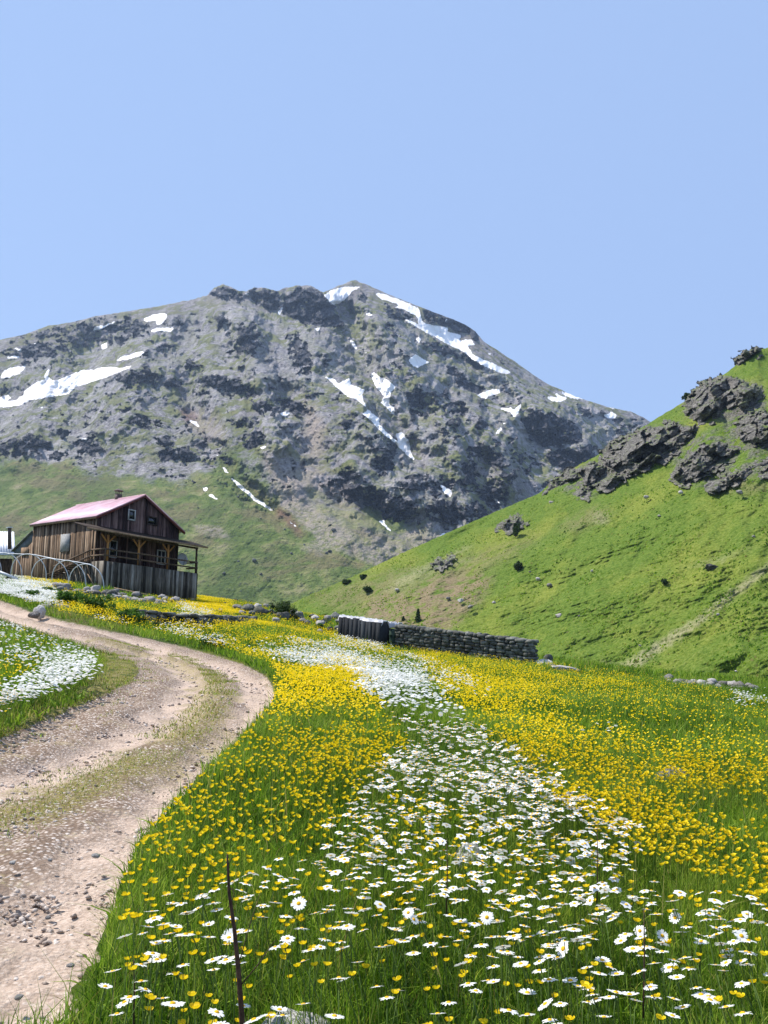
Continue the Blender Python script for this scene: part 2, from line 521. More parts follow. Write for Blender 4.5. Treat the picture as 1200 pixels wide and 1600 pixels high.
SNOW += [off(p, 740, 560, 4.2857) for p in [
 [(0,5),(130,40),(170,65),(265,105),(180,98),(60,42)],[(490,258),(520,253),(560,265),(540,218),(580,245),(630,265),(580,292),(520,287)],[(575,217),(640,228),(750,275),(690,274),(620,252)],
 [(860,380),(900,370),(920,353),(960,375),(955,402),(900,402)],[(870,315),(975,345),(930,342)],[(160,335),(240,330),(270,345),(325,298),(300,370),(265,397),(245,355)],[(143,500),(180,468),(192,478),(155,508)],[(190,435),(225,430),(205,448)],[(118,908),(195,982),(150,962)],[(570,572),(620,570),(610,582)]]]
SNOW += [off(p, 280, 430, 4) for p in [
 [(405,98),(442,122),(415,128)],[(440,192),(492,210),(460,205)],[(613,247),(640,193),(652,195),(630,252)],[(838,335),(892,322),(870,347)],[(625,865),(650,850),(705,860),(660,888)],[(48,893),(110,915),(132,957),(80,927)],[(500,1078),(570,1056),(520,1088)],[(560,250),(597,264),(570,260)],[(220,1115),(250,1120),(235,1135)],[(90,350),(130,325),(110,350)]]]
SNOW += [off(p, 300, 680, 4) for p in [
 [(187,198),(215,212),(228,242),(205,227)],[(240,258),(320,322),(400,388),(502,465),(488,472),(388,408),(308,338),(238,270)],[(588,522),(662,570),(643,572)],[(63,328),(97,323),(102,347),(70,347)],[(95,375),(125,366),(140,386),(192,403),(130,397)],[(1163,533),(1205,528),(1202,568)]]]
SNOW += [off(p, 450, 650, 4) for p in [
 [(568,653),(600,663),(658,727),(620,707)],[(930,780),(970,730),(1030,750),(1140,715),(1160,700),(1050,772),(960,792)],[(945,423),(1027,470),(1015,507),(975,482)]]]
CRAG_POLY = [([(437,487),(445,462),(470,447),(490,448),(510,462),(525,485),(540,512),(505,512),(470,505)],1.0),([(385,455),(400,449),(430,452),(440,465),(430,490),(400,475)],.9),
 ([(325,462),(340,446),(352,445),(375,455),(392,478),(360,472)],.8),([(692,570),(710,572),(735,595),(768,610),(745,617),(715,605)],1),([(812,655),(830,640),(860,645),(900,660),(918,690),(850,700),(830,690)],1),
 ([(850,705),(935,695),(932,725),(885,737),(855,722)],.95),([(655,482),(680,485),(705,495),(735,505),(757,532),(740,530),(700,512),(665,500)],.95)]
# centre, half-width, half-height, slant in degrees, strength
CRAGS = [(385,530,20,28,10,.9),(470,555,18,38,-20,.85),(300,570,15,9,0,.8),(345,500,25,15,0,.6),(100,525,100,26,-14,.6),(60,548,60,10,-5,.8),(190,518,45,22,-10,.75),(215,590,40,13,-5,.85),
 (270,598,14,7,0,.95),(25,700,40,18,0,.8),(60,690,25,9,20,.9),(135,690,20,10,-15,.95),(140,703,18,8,-15,1),(97,678,18,7,10,.9),(225,660,30,10,10,.75),(258,690,14,9,20,1),(265,712,20,10,0,1),(290,712,14,12,0,1),
 (345,598,32,12,10,.95),(372,608,30,16,15,.8),(460,636,30,11,22,1),(415,637,22,12,10,.85),(375,660,25,9,0,.7),(397,688,16,14,0,.95),(88,712,12,6,0,.9),(650,620,18,18,0,.9),(655,645,14,12,0,.8),(680,625,40,25,10,.6),
 (715,640,30,20,0,.6),(755,662,9,9,0,1),(705,662,20,8,-20,.85),(600,722,20,20,0,.9),(612,700,10,18,0,.9),(545,742,15,11,30,1),(545,768,40,17,10,1),(590,780,30,20,20,.85),(620,795,38,20,15,.9),
 (650,758,25,15,0,.85),(700,800,42,22,15,.85),(690,760,30,18,0,.75),(732,742,18,30,0,.85),(770,772,26,26,0,.8),(742,800,30,18,0,.85),(640,690,25,18,0,.5),(590,690,30,20,0,.5),(745,705,18,14,0,.7),
 (775,718,22,15,30,.8),(800,745,22,12,0,.65),(790,695,40,18,0,.5),(620,490,22,9,20,.8),(690,545,38,10,25,.8),(742,567,30,7,25,.8),(570,465,12,9,20,.7),(612,508,10,6,0,.8),(540,662,10,6,0,1),(510,568,7,5,0,.9),
 (320,610,14,8,0,.6),(280,505,30,18,-20,.4),(440,600,20,12,0,.5),(487,615,10,8,0,.8),(905,612,20,5,20,.6),(920,645,25,7,15,.7),(960,655,20,8,20,.6),(1000,662,20,10,20,.5),(850,575,22,4,30,.7),
 (560,740,60,14,20,.4),(330,690,30,12,10,.6),(350,715,20,10,30,.7),(310,525,14,10,-30,.5),(255,545,22,14,-10,.5),(420,480,14,10,0,.4),(820,720,30,16,10,.6),(860,760,25,14,0,.5),(0,610,40,14,-10,.4),(-60,650,60,30,-10,.6),(200,640,20,7,0,.5),(165,655,16,6,0,.5)]
GREEN_M = raster([([(-200,712),(0,716),(100,722),(200,745),(280,752),(325,748),(335,700),(362,712),(400,760),(450,800),(500,832),(580,868),(670,876),(560,960),(-200,1000)],1.0),
                  ([(552,775),(600,800),(680,845),(700,860),(650,870),(600,835),(560,800)],.9),([(600,745),(640,760),(660,770),(645,775),(610,760)],.8), ([(450,740),(520,775),(600,825),(690,862),(640,885),(540,865),(460,820)],.62), ([(360,690),(420,705),(470,760),(430,780),(380,730)],.5),([(500,690),(560,700),(600,740),(560,745),(500,720)],.55),
                  ([(640,665),(720,680),(760,700),(740,740),(690,735),(660,700)],.45),([(330,665),(390,700),(400,720),(330,700)],.5),([(700,760),(745,765),(740,775),(705,775)],.8),([(860,700),(925,697),(925,702),(880,705)],.9),
                  ([(590,480),(640,520),(760,590),(740,600),(640,545),(560,490)],.4),([(560,540),(640,560),(650,600),(580,590)],.35),([(780,600),(880,650),(980,680),(960,690),(850,650),(780,630)],.4),([(0,640),(60,640),(120,660),(60,672),(0,665)],.5)],17)
GREEN_BLUR = raster([([(-400,725),(0,730),(100,735),(200,755),(280,770),(345,775),(430,815),(480,850),(560,890),(660,900),(560,980),(-400,1000)],1.0)],22)
SCREE_M = raster([([(408,705),(430,715),(480,775),(560,830),(680,878),(620,900),(500,850),(440,790)],1.0),([(480,620),(510,660),(500,730),(470,700)],.7),([(280,630),(340,650),(360,700),(300,680)],.5),
                  ([(590,845),(640,820),(700,845),(690,880),(640,890)],.8), ([(430,700),(520,740),(560,790),(640,850),(560,850),(480,790)],.6), ([(285,815),(340,822),(372,838),(360,846),(300,832)],.9), ([(445,840),(500,850),(530,872),(480,868)],.8), ([(380,915),(430,912),(440,925),(395,930)],.6),([(330,760),(380,790),(460,815),(380,810)],.5)],7)
REDM = raster([([(425,795),(440,790),(480,835),(465,838)],1.0),([(280,640),(300,640),(310,660),(290,660)],.8),([(385,745),(420,780),(430,795),(380,760)],.5)],4)
PINKY = raster([([(-200,760),(-200,560)]+[(x,y+4) for x,y in SIL if -60<x<1010]+[(1000,665),(760,560),(560,462),(330,480),(0,560)],0.7)],10)
MC, MR = 1150, 470
# main ribs (standing out) and gullies (cut in): line, width, strength
RIBS = [([(345,447),(385,520),(412,600),(430,690)], 26, 75), ([(470,450),(505,520),(480,590)], 24, 45), ([(250,480),(215,560),(190,660)], 26, 40), ([(100,505),(60,600),(40,700)], 26, 40),
        ([(555,440),(610,520),(690,600),(760,690)], 26, 45), ([(745,522),(830,620),(905,690),(930,740)], 24, 60), ([(560,640),(600,710),(680,790)], 22, 50), ([(690,650),(720,740),(735,830)], 20, 45), ([(800,660),(790,760)], 20, 40),
        ([(540,480),(560,560),(600,640),(650,720)], 20, -55), ([(300,480),(290,560),(300,640),(345,720),(420,800)], 20, -45), ([(440,620),(500,720),(600,820),(690,880)], 26, -40), ([(150,500),(130,600),(120,700)], 22, -35), ([(660,560),(740,680),(770,780)], 16, -40), ([(860,590),(960,690)], 14, -25)]
TAU, YTOP = 400.0, 2200.0
def mountain():
    cols = np.concatenate([np.linspace(-420, -12, 110), np.linspace(-10, 1030, MC - 170), np.linspace(1036, 1500, 60)])
    tt = np.concatenate([np.linspace(0, 1, MR) ** 0.95])
    top = np.interp(cols, [s[0] for s in SIL], [s[1] for s in SIL])
    soft = np.interp(cols, np.arange(-520, 1601), np.convolve(np.interp(np.arange(-640, 1721), [s[0] for s in SIL], [s[1] for s in SIL]), np.hanning(243)[1:-1] / np.hanning(243).sum(), 'valid')[:2121])
    top = top + 1.6 * fbm(cols / 9, cols * 0, 3, 4) * smooth(200, 330, cols) * smooth(640, 500, cols) + 1.0 * fbm(cols / 14, cols * 0, 5, 4)
    bot = np.full(MC, 985.0)
    T, C = np.meshgrid(tt, np.arange(MC), indexing='ij')
    px = cols[C]
    py = top[C] + (bot[C] - top[C]) * T
    w1, w2 = fbm(px / 16, py / 16, 11, 4), fbm(px / 16 + 40, py / 16, 12, 4)
    wx, wy = px + 7 * w1, py + 6 * w2
    crag = sample(raster(CRAG_POLY, 3), px + 3 * w1, py + 3 * w2).astype(float)
    ramp = np.zeros_like(px)
    for cx, cy, rx, ry, an, st in CRAGS:
        k = (np.abs(px - cx) < 2.6 * max(rx, ry)) & (np.abs(py - cy) < 2.6 * max(rx, ry))
        ca, sa = math.cos(RAD(an)), math.sin(RAD(an))
        dx, dy = wx[k] - cx, wy[k] - cy
        a, b = (dx * ca + dy * sa) / rx, (-dx * sa + dy * ca) / ry
        r2 = a * a + b * b
        crag[k] = np.maximum(crag[k], st * smooth(1.75, 0.35, np.sqrt(r2)))
        ramp[k] += st * 2.2 * ry * b * np.exp(-r2 * 0.8)
    for poly, st in CRAG_POLY:
        cx, cy = np.mean([p[0] for p in poly]), np.mean([p[1] for p in poly])
        rx, ry = np.ptp([p[0] for p in poly]) / 2, np.ptp([p[1] for p in poly]) / 2
        a, b = (wx - cx) / rx, (wy - cy) / ry
        ramp += st * 2.4 * ry * b * np.exp(-(a * a + b * b) * 0.7)
    green = np.clip(sample(GREEN_M, wx + 22 * fbm(px / 60, py / 45, 17, 3), wy + 16 * fbm(px / 60, py / 45, 19, 3)), 0, 1)
    rocky = 1 - smooth(0.5, 0.95, green)
    # outcrops too small to trace: thresholded ridged noise over the bare part
    # broken edges, lit ledges inside and stray outcrops: the traced strength plus rock-scale noise, then a threshold
    tall = smooth(380, 560, py) * smooth(900, 700, py)
    loose = (0.19 + 0.34 * fbm(px / 85, py / 60, 28, 3)) * rocky * np.where(py - top[C] > 6, 1, 0)
    rockn = 0.62 * fbm(px / 13, py / 8.5, 20, 5, 0.62)
    crag_all = smooth(0.40, 0.60, np.maximum(crag * 0.78, loose * tall) + rockn)
    t = py - top[C]
    Y = YTOP / (1 + (py - soft[C] + 25) / TAU)
    # gentle gullies running down to the right on the left face, to the left on the right face
    dirx = 0.62
    g = px - dirx * (py - 500)
    ribs = np.zeros_like(px)
    for line, wd, am in RIBS:
        ribs += am * np.exp(-(polyline_dist(px + 12 * w1, py + 10 * w2, line) / wd) ** 2)
    big = (58 * fbm(px / 190, py / 170, 30, 3) + 26 * ridged(g / 70, py / 260, 33, 3) - ribs) * (0.2 + 0.8 * smooth(0.9, 0.3, sample(GREEN_BLUR, px, py)))
    mid = (9 * fbm(px / 30, py / 24, 35, 4)) * (0.5 + 0.5 * rocky) + (1 - rocky) * (3.0 * ridged((px + 0.9 * py) / 20, (py - 0.5 * px) / 70, 36, 3) + 1.2 * fbm(px / 7, py / 4, 38, 3))
    soft_ground = 1 - np.clip(sample(SNOW_M, px, py) * 2, 0, 1)
    fx, fy = px + 3 * fbm(px / 20, py / 20, 61, 2), py + 3 * fbm(px / 20, py / 20, 63, 2)
    rough = (crag_all ** 1.3 * (20 * facets(fx / 17, fy / 13, 1, 1.3) + 9 * facets(fx / 7.5, fy / 6, 2, 1.2) + 8 * ridged(px / 24, py / 20, 43, 4, 0.55))
             + rocky * (1.6 * fbm(px / 8, py / 6, 52, 4, 0.65) + 2.6 * ridged((px - 0.6 * py) / 13, py / 60, 54, 3) + 1.9 * facets(fx / 10, fy / 6.5, 3, 1.0)) * (1 - crag_all) * (1 - 0.75 * np.clip(sample(SCREE_M, wx, wy), 0, 1))
             + 0.7 * fbm(px / 6, py / 4, 57, 3)) * soft_ground
    bench = ramp * (0.6 + 0.5 * ridged(px / 22, py / 40, 48, 3))
    D = (big + mid) * smooth(0, 60, t) + rough * smooth(-2, 10, t) + bench
    # the dome stands in front of the skyline behind it
    Y = Y * (1 + D / F * (Y / 1500.0) ** 0.3)
    P = at(px, py, Y)
    # far side: the ridge falls away behind
    back = []
    for k, (dy, dz) in enumerate(((700, -420), (260, -130), (70, -26), (18, -4))):
        Q = P[0].copy()
        Q[:, 1] += dy
        Q[:, 0] *= (Q[:, 1] / P[0][:, 1])
        Q[:, 2] += dz
        back.append(Q)
    snow = sample(SNOW_M, px + 1.6 * w1 + 1.2 * fbm(px / 4, py / 4, 70, 2), py + 1.4 * w2 + 1.0 * fbm(px / 4 + 9, py / 4, 72, 2))
    A = {'snow': snow, 'crag': crag_all, 'green': green, 'scree': sample(SCREE_M, wx, wy), 'red': sample(REDM, wx, wy), 'brown': sample(PINKY, wx, wy)}
    global MT_COLS, MT_P
    MT_COLS, MT_P = (cols, top, bot), P
    V = np.concatenate([np.stack(back), P], 0)
    A = {k: np.concatenate([np.repeat(v[:1] * (0 if k == 'snow' else 1), 4, 0), v], 0).ravel() for k, v in A.items()}
    return np_mesh('mountain', V.reshape(-1, 3), grid_faces(MR + 4, MC)[:, ::-1], [mountain_mat()], A, smooth_shade=False)
SNOW_M = raster([(p, 1.0) for p in SNOW], 1)

def mountain_mat():
    t = NT('mountain_rock_and_turf', 0.95, 0.1)
    v = t.coord()
    sn, cg, gr, sc, rd, br = (t.attr(k) for k in ('snow', 'crag', 'green', 'scree', 'red', 'brown'))
    n1, n2, n3 = t.noise(v, 0.16, 6, 0.7), t.noise(v, 0.035, 6, 0.65), t.noise(v, 0.008, 5)
    stone = t.ramp(n1, [(0.3, (0.105, 0.098, 0.103)), (0.46, (0.265, 0.245, 0.25)), (0.66, (0.53, 0.505, 0.505))])
    turf = t.ramp(n2, [(0.3, (0.10, 0.125, 0.04)), (0.55, (0.19, 0.21, 0.075)), (0.75, (0.28, 0.25, 0.13))])
    fall = t.noise(t.mapping(v, (0.03, 0.004, 0.006)), 1.0, 6, 0.65, 0.5)          # debris streaks down the fall line
    stone = t.mix(t.rng(fall, 0.5, 0.64, 0, 0.6), stone, (0.54, 0.505, 0.50))
    stone = t.mix(t.rng(fall, 0.47, 0.36, 0, 0.45), stone, (0.15, 0.14, 0.15))
    c = t.mix(t.math('MULTIPLY', t.rng(n2, 0.42, 0.58), t.rng(n3, 0.36, 0.56, 0.25, 0.95)), stone, turf)
    c = t.mix(t.math('MULTIPLY', br, t.rng(n1, 0.3, 0.7, 0.3, 0.8)), c, (0.20, 0.155, 0.13))
    rock = t.ramp(n1, [(0.34, (0.018, 0.02, 0.027)), (0.5, (0.058, 0.059, 0.07)), (0.62, (0.17, 0.168, 0.175)), (0.74, (0.36, 0.35, 0.35))])
    c = t.mix(t.rng(cg, 0.2, 0.6), c, rock)
    scree = t.ramp(n1, [(0.3, (0.36, 0.29, 0.245)), (0.7, (0.54, 0.455, 0.395))])
    c = t.mix(t.math('MULTIPLY', sc, t.rng(n2, 0.3, 0.55)), c, scree)
    grass = t.ramp(n2, [(0.32, (0.065, 0.11, 0.022)), (0.48, (0.16, 0.215, 0.055)), (0.6, (0.26, 0.275, 0.10)), (0.72, (0.38, 0.33, 0.20))])
    n4 = t.noise(t.mapping(v, (1, 1, 2.2), (0, 0, RAD(30))), 0.012, 5, 0.6, 0.4)
    grass = t.mix(t.math('MULTIPLY', t.rng(n4, 0.5, 0.62), 0.75), grass, (0.215, 0.18, 0.095))
    grass = t.mix(t.math('MULTIPLY', t.rng(n3, 0.45, 0.62), 0.6), grass, (0.10, 0.14, 0.04))
    grass = t.mix(t.math('MULTIPLY', t.rng(n1, 0.565, 0.63), 0.75), grass, (0.055, 0.07, 0.04))
    gm = t.math('ADD', t.math('ADD', gr, t.math('MULTIPLY', t.math('SUBTRACT', n2, 0.5), 1.5)), t.math('MULTIPLY', t.math('SUBTRACT', n1, 0.5), 0.7))
    c = t.mix(t.math('MULTIPLY', t.rng(gm, 0.22, 0.78), t.rng(cg, 0.6, 0.3)), c, grass)
    c = t.mix(t.math('MULTIPLY', t.rng(sc, 0.35, 0.9, 0, 0.75), t.rng(n1, 0.35, 0.55)), c, scree)
    c = t.mix(t.math('MULTIPLY', rd, 0.7), c, (0.24, 0.12, 0.10))
    sm = t.math('ADD', sn, t.math('ADD', t.math('MULTIPLY', t.math('SUBTRACT', n1, 0.5), 0.9), t.math('MULTIPLY', t.math('SUBTRACT', n2, 0.5), 0.8)))
    sm = t.rng(sm, 0.44, 0.54)
    c = t.mix(sm, c, t.mix(t.rng(n2, 0.5, 0.7), (0.93, 0.90, 0.87), (0.74, 0.68, 0.64)))
    t.color(c)
    t.bump(t.math('MULTIPLY', t.math('ADD', n1, n2), t.math('SUBTRACT', 1.0, sm)), 1.0, 9.0)
    return t.m
tag(link('mountain', mountain()), 'grey rocky mountain with melting snow patches', 'mountain', kind='structure')

# ---------------------------------------------------------------- the green hill on the right
HSIL = [(300,1010),(380,975),(430,956),(470,936),(520,914),(560,897),(620,868),(660,850),(700,832),(750,810),(790,793),(840,772),(870,748),(895,732),(930,713),(960,697),(1000,670),(1040,645),(1075,624),(1090,607),(1110,596),
        (1135,583),(1160,561),(1185,547),(1200,543),(1260,505),(1350,440),(1500,360),(1700,300)]
def hill_Y(px, py):
    top = np.interp(px, [s[0] for s in HSIL], [s[1] for s in HSIL])
    t = py - top
    return 340.0 / (1 + np.maximum(t, 0) / 430.0), t
def hill_point(px, py):
    return at(np.asarray(px, float), np.asarray(py, float), hill_Y(np.asarray(px, float), np.asarray(py, float))[0])
BROWN_M = raster([([(620,930),(700,890),(775,900),(745,945),(700,985),(650,990),(560,965),(580,925)],1.0), ([(470,935),(600,895),(660,880),(600,930),(540,955)],.55),([(860,825),(890,815),(930,790),(960,800),(900,830)],.55),([(700,880),(790,850),(860,830),(800,870),(720,905)],.5),
                  ([(1130,740),(1200,745),(1200,775),(1130,770)],.45)],8)
TRAIL_M = raster([([(945,1048),(985,1030),(1040,995),(1090,965),(1140,925),(1200,880),(1200,893),(1140,940),(1095,975),(1045,1010),(1000,1040),(960,1062)],1.0),
                  ([(620,905),(660,885),(700,868),(740,850),(735,856),(690,880),(640,905),(600,925)],.9),([(600,925),(640,905),(700,880),(760,868),(690,890),(620,925)],.6),([(1060,888),(1120,872),(1190,850),(1120,880)],.5),
                  ([(930,800),(955,805),(945,820),(925,815)],.6),([(940,1035),(990,1040),(970,1062),(930,1052)],1.0)],3)
DARK_M = raster([([(870,905),(930,870),(1010,840),(1040,825),(1020,842),(950,878),(900,910),(850,920)],1.0),([(820,955),(900,940),(960,950),(900,975),(830,985)],.7),([(1060,910),(1140,880),(1150,910),(1080,950),(1040,960)],.8),
                 ([(900,940),(1000,935),(1060,960),(960,975)],.5),([(820,905),(860,895),(870,920),(820,925)],.6),([(1130,960),(1200,920),(1200,990),(1140,1010)],.6)],5)
ROCKY_M = raster([([(1060,600),(1110,592),(1190,600),(1200,640),(1160,660),(1070,650)],1),([(940,700),(1000,668),(1075,665),(1060,690),(985,740),(940,725)],1),([(860,760),(900,728),(950,722),(985,740),(920,775)],1),([(1050,700),(1140,660),(1200,650),(1200,740),(1100,765),(1055,745)],.8)],6)
def hill():
    cols = np.concatenate([np.linspace(300, 1240, 760), np.linspace(1246, 1700, 60)])
    R = 420
    top = np.interp(cols, [s[0] for s in HSIL], [s[1] for s in HSIL]) + 1.2 * fbm(cols / 12, cols * 0, 81, 3)
    bot = np.full(len(cols), 1150.0)
    T, C = np.meshgrid(np.linspace(0, 1, R), np.arange(len(cols)), indexing='ij')
    px = cols[C]
    py = top[C] + (bot - top)[C] * T
    Y, t = hill_Y(px, py)
    t = py - top[C]
    brown, trail, dark, rocky = (sample(m, px + 4 * perlin(px / 9, py / 9, 90), py + 4 * perlin(px / 9, py / 9, 91)) for m in (BROWN_M, TRAIL_M, DARK_M, ROCKY_M))
    sl = (px + 1.5 * py)
    # cattle terraces run along the contour, i.e. up to the right in the view
    con = py + 0.32 * px
    terr = np.maximum(0, ridged(px / 46, con / 7.5, 95, 3) - 0.1) * 1.0
    D = 26 * fbm(px / 170, py / 120, 83, 3) + 15 * ridged((px + 0.9 * py) / 95, (py - 0.9 * px) / 260, 85, 3) + 7 * fbm(px / 60, py / 40, 87, 3) + (3.2 + 4.6 * dark) * terr * smooth(0, 50, t) + 1.7 * fbm(px / 6, con / 3.4, 88, 4, 0.6) + 7 * dark * ridged(px / 18, con / 9, 97, 3) + 7 * fbm(px / 34, con / 20, 99, 3)
    Y = Y * (1 + D * smooth(0, 14, t) / F)
    P = at(px, py, Y)
    back = []
    for dy, dz in ((420, -230), (160, -62), (40, -10), (8, -1.0)):
        Q = P[0].copy()
        Q[:, 1] += dy
        Q[:, 0] *= Q[:, 1] / P[0][:, 1]
        Q[:, 2] += dz
        back.append(Q)
    V = np.concatenate([np.stack(back), P], 0)
    A = {'brown': brown, 'trail': trail, 'dark': dark, 'rocky': rocky}
    A = {k: np.concatenate([np.repeat(v[:1], 4, 0), v], 0).ravel() for k, v in A.items()}
    return np_mesh('hill', V.reshape(-1, 3), grid_faces(R + 4, len(cols))[:, ::-1], [hill_mat()], A, smooth_shade=True), P
def hill_mat():
    t = NT('hill_turf', 0.95, 0.1)
    v = t.coord()
    br, tr, dk, ro = (t.attr(k) for k in ('brown', 'trail', 'dark', 'rocky'))
    n1, n2, n3 = t.noise(v, 1.3, 6, 0.7), t.noise(v, 0.22, 6, 0.65), t.noise(v, 0.035, 5)
    g = t.ramp(n1, [(0.28, (0.034, 0.072, 0.007)), (0.48, (0.095, 0.155, 0.018)), (0.72, (0.19, 0.235, 0.05))])
    g2 = t.ramp(n1, [(0.28, (0.08, 0.105, 0.012)), (0.5, (0.19, 0.22, 0.032)), (0.72, (0.33, 0.32, 0.09))])
    c = t.mix(t.rng(n3, 0.46, 0.66, 0, 0.75), g, g2)
    c = t.mix(t.math('MULTIPLY', t.rng(n2, 0.55, 0.68), 0.45), c, g2)
    earth = t.ramp(n1, [(0.3, (0.13, 0.10, 0.05)), (0.6, (0.26, 0.205, 0.12)), (0.8, (0.40, 0.35, 0.28))])
    c = t.mix(t.math('MULTIPLY', br, t.rng(n2, 0.34, 0.54)), c, earth)
    c = t.mix(t.math('MULTIPLY', ro, t.rng(n2, 0.42, 0.56)), c, t.mix(t.rng(n1, 0.4, 0.6), (0.05, 0.05, 0.045), (0.20, 0.185, 0.16)))
    c = t.mix(t.math('MULTIPLY', tr, t.rng(n1, 0.3, 0.55, 0.15, 0.65)), c, t.ramp(n1, [(0.3, (0.24, 0.21, 0.11)), (0.7, (0.42, 0.37, 0.25))]))
    c = t.mix(t.math('MULTIPLY', t.rng(n1, 0.66, 0.74), t.rng(n2, 0.5, 0.62)), c, (0.40, 0.37, 0.32))
    t.color(c)
    t.bump(t.math('ADD', n1, n2), 0.8, 0.8)
    return t.m
_hm, HILL_P = hill()
tag(link('hill', _hm), 'steep bright green hillside with rocky ribs', 'hill', kind='structure')

def mountain_point(px, py):
    cols, top, bot = MT_COLS
    c = int(np.argmin(np.abs(cols - px)))
    r = int(np.clip((py - top[c]) / (bot[c] - top[c]), 0, 1) ** (1 / 0.95) * (MR - 1))
    return MT_P[r, c]
# ---------------------------------------------------------------- generic shape builders (arrays)
class MB:
    """collects boxes, bars, tubes and lumps into one mesh with a per-piece 'tone'"""
    def __init__(self):
        self.v, self.q, self.t, self.a, self.n = [], [], [], [], 0
    def add(self, v, quads=(), tris=(), tone=0.5):
        v = np.asarray(v, float)
        if len(quads): self.q.append(np.asarray(quads) + self.n)
        if len(tris): self.t.append(np.asarray(tris) + self.n)
        self.v.append(v)
        self.a.append(np.full(len(v), tone))
        self.n += len(v)
    BOX = np.array([[0, 1, 3, 2], [4, 6, 7, 5], [0, 4, 5, 1], [2, 3, 7, 6], [0, 2, 6, 4], [1, 5, 7, 3]])
    def hexa(self, c, tone=0.5):
        """eight corners ordered (i,j,k) with k fastest"""
        self.add(c, self.BOX, (), tone)
    def bar(self, p, q, w, d, up=(0, 0, 1), tone=0.5):
        p, q, up = (np.asarray(x, float) for x in (p, q, up))
        ax = (q - p) / np.linalg.norm(q - p)
        s = np.cross(ax, up)
        s = s / (np.linalg.norm(s) + 1e-9)
        u = np.cross(s, ax)
        self.hexa([e + s * w / 2 * i + u * d / 2 * j for e in (p, q) for i in (-1, 1) for j in (-1, 1)], tone)
    def tube(self, pts, r, k=8, tone=0.5, closed=False):
        pts = np.asarray(pts, float)
        r = np.broadcast_to(np.asarray(r, float), (len(pts),))
        tan = np.gradient(pts, axis=0)
        tan /= np.linalg.norm(tan, axis=1)[:, None] + 1e-9
        ref = np.array([0.0, 0, 1]) if abs(tan[len(pts) // 2][2]) < 0.8 else np.array([1.0, 0, 0])
        vs = []
        for p, t, rr in zip(pts, tan, r):
            s = np.cross(t, ref)
            s /= np.linalg.norm(s) + 1e-9
            u = np.cross(s, t)
            for i in range(k):
                a = 2 * math.pi * i / k
                vs.append(p + rr * (s * math.cos(a) + u * math.sin(a)))
        n = len(pts)
        q = [[i * k + j, i * k + (j + 1) % k, (i + 1) * k + (j + 1) % k, (i + 1) * k + j] for i in range(n - 1) for j in range(k)]
        tr = [[0, (j + 1) % k, j] for j in range(1, k - 1)] + [[(n - 1) * k, (n - 1) * k + j, (n - 1) * k + j + 1] for j in range(1, k - 1)]
        self.add(vs, q, tr, tone)
    def build(self, name, mat, parent=None, smooth_shade=False, origin=None):
        v = np.concatenate(self.v)
        o = np.zeros(3) if origin is None else np.asarray(origin, float)
        me = np_mesh(name, v - o, [np.concatenate(x) for x in (self.q, self.t) if x], [mat], {'tone': np.concatenate(self.a)}, smooth_shade=smooth_shade)
        ob = link(name, me, parent)
        if parent is None:
            ob.location = o
        return ob

def ico(sub=2):
    bm = bmesh.new()
    bmesh.ops.create_icosphere(bm, subdivisions=sub, radius=1.0)
    v = np.array([x.co[:] for x in bm.verts])
    f = np.array([[q.index for q in p.verts] for p in bm.faces])
    bm.free()
    return v, f
ICO = {k: ico(k) for k in (1, 2, 3, 4)}

def rock_verts(seed, sub=3, rough=0.28, flat=0.7, cuts=9):
    r = np.random.default_rng(seed)
    v, f = ICO[sub]
    v = v.copy()
    for _ in range(cuts):                                       # broken faces
        n = r.normal(size=3)
        n /= np.linalg.norm(n)
        d = r.uniform(0.55, 0.88)
        k = v @ n
        v -= np.where(k > d, k - d, 0)[:, None] * n * 0.92
    o = r.uniform(0, 50)
    disp = fbm(v[:, 0] * 1.7 + o, v[:, 1] * 1.7 + v[:, 2] * 1.3, 200 + seed % 40, 4) * rough
    disp += 0.08 * fbm(v[:, 0] * 5 + v[:, 2] * 3 + o, v[:, 1] * 5 - v[:, 2] * 4, 210, 3)
    v *= (1 + disp)[:, None]
    v[:, 2] *= flat
    return v, f

# ---------------------------------------------------------------- object materials
def wood_mat(name, dark, mid, light, rough=0.85):
    t = NT(name, rough, 0.15)
    v = t.coord()
    tone = t.attr('tone')
    st = t.noise(t.mapping(v, (14, 14, 0.9)), 1.0, 5, 0.65)
    bl = t.noise(v, 0.9, 4)
    f = t.math('ADD', t.math('MULTIPLY', tone, 0.75), t.math('MULTIPLY', t.math('SUBTRACT', st, 0.5), 1.1))
    f = t.math('ADD', f, t.math('MULTIPLY', t.math('SUBTRACT', bl, 0.5), 0.5))
    t.color(t.ramp(f, [(0.12, dark), (0.42, mid), (0.8, light)]))
    t.bump(st, 0.4, 0.02)
    return t.m
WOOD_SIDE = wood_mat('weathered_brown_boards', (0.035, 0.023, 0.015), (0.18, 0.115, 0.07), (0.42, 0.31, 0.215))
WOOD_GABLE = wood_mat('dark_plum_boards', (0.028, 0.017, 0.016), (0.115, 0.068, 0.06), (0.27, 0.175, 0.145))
WOOD_GREY = wood_mat('silvered_boards', (0.03, 0.026, 0.02), (0.15, 0.128, 0.10), (0.40, 0.365, 0.31))
WOOD_POST = wood_mat('orange_timber', (0.22, 0.10, 0.03), (0.42, 0.20, 0.065), (0.56, 0.30, 0.11))
WOOD_RAIL = wood_mat('brown_rail_timber', (0.05, 0.035, 0.025), (0.15, 0.105, 0.07), (0.30, 0.22, 0.15))
WOOD_FASCIA = wood_mat('pale_fascia_timber', (0.12, 0.075, 0.045), (0.30, 0.20, 0.125), (0.46, 0.33, 0.22))
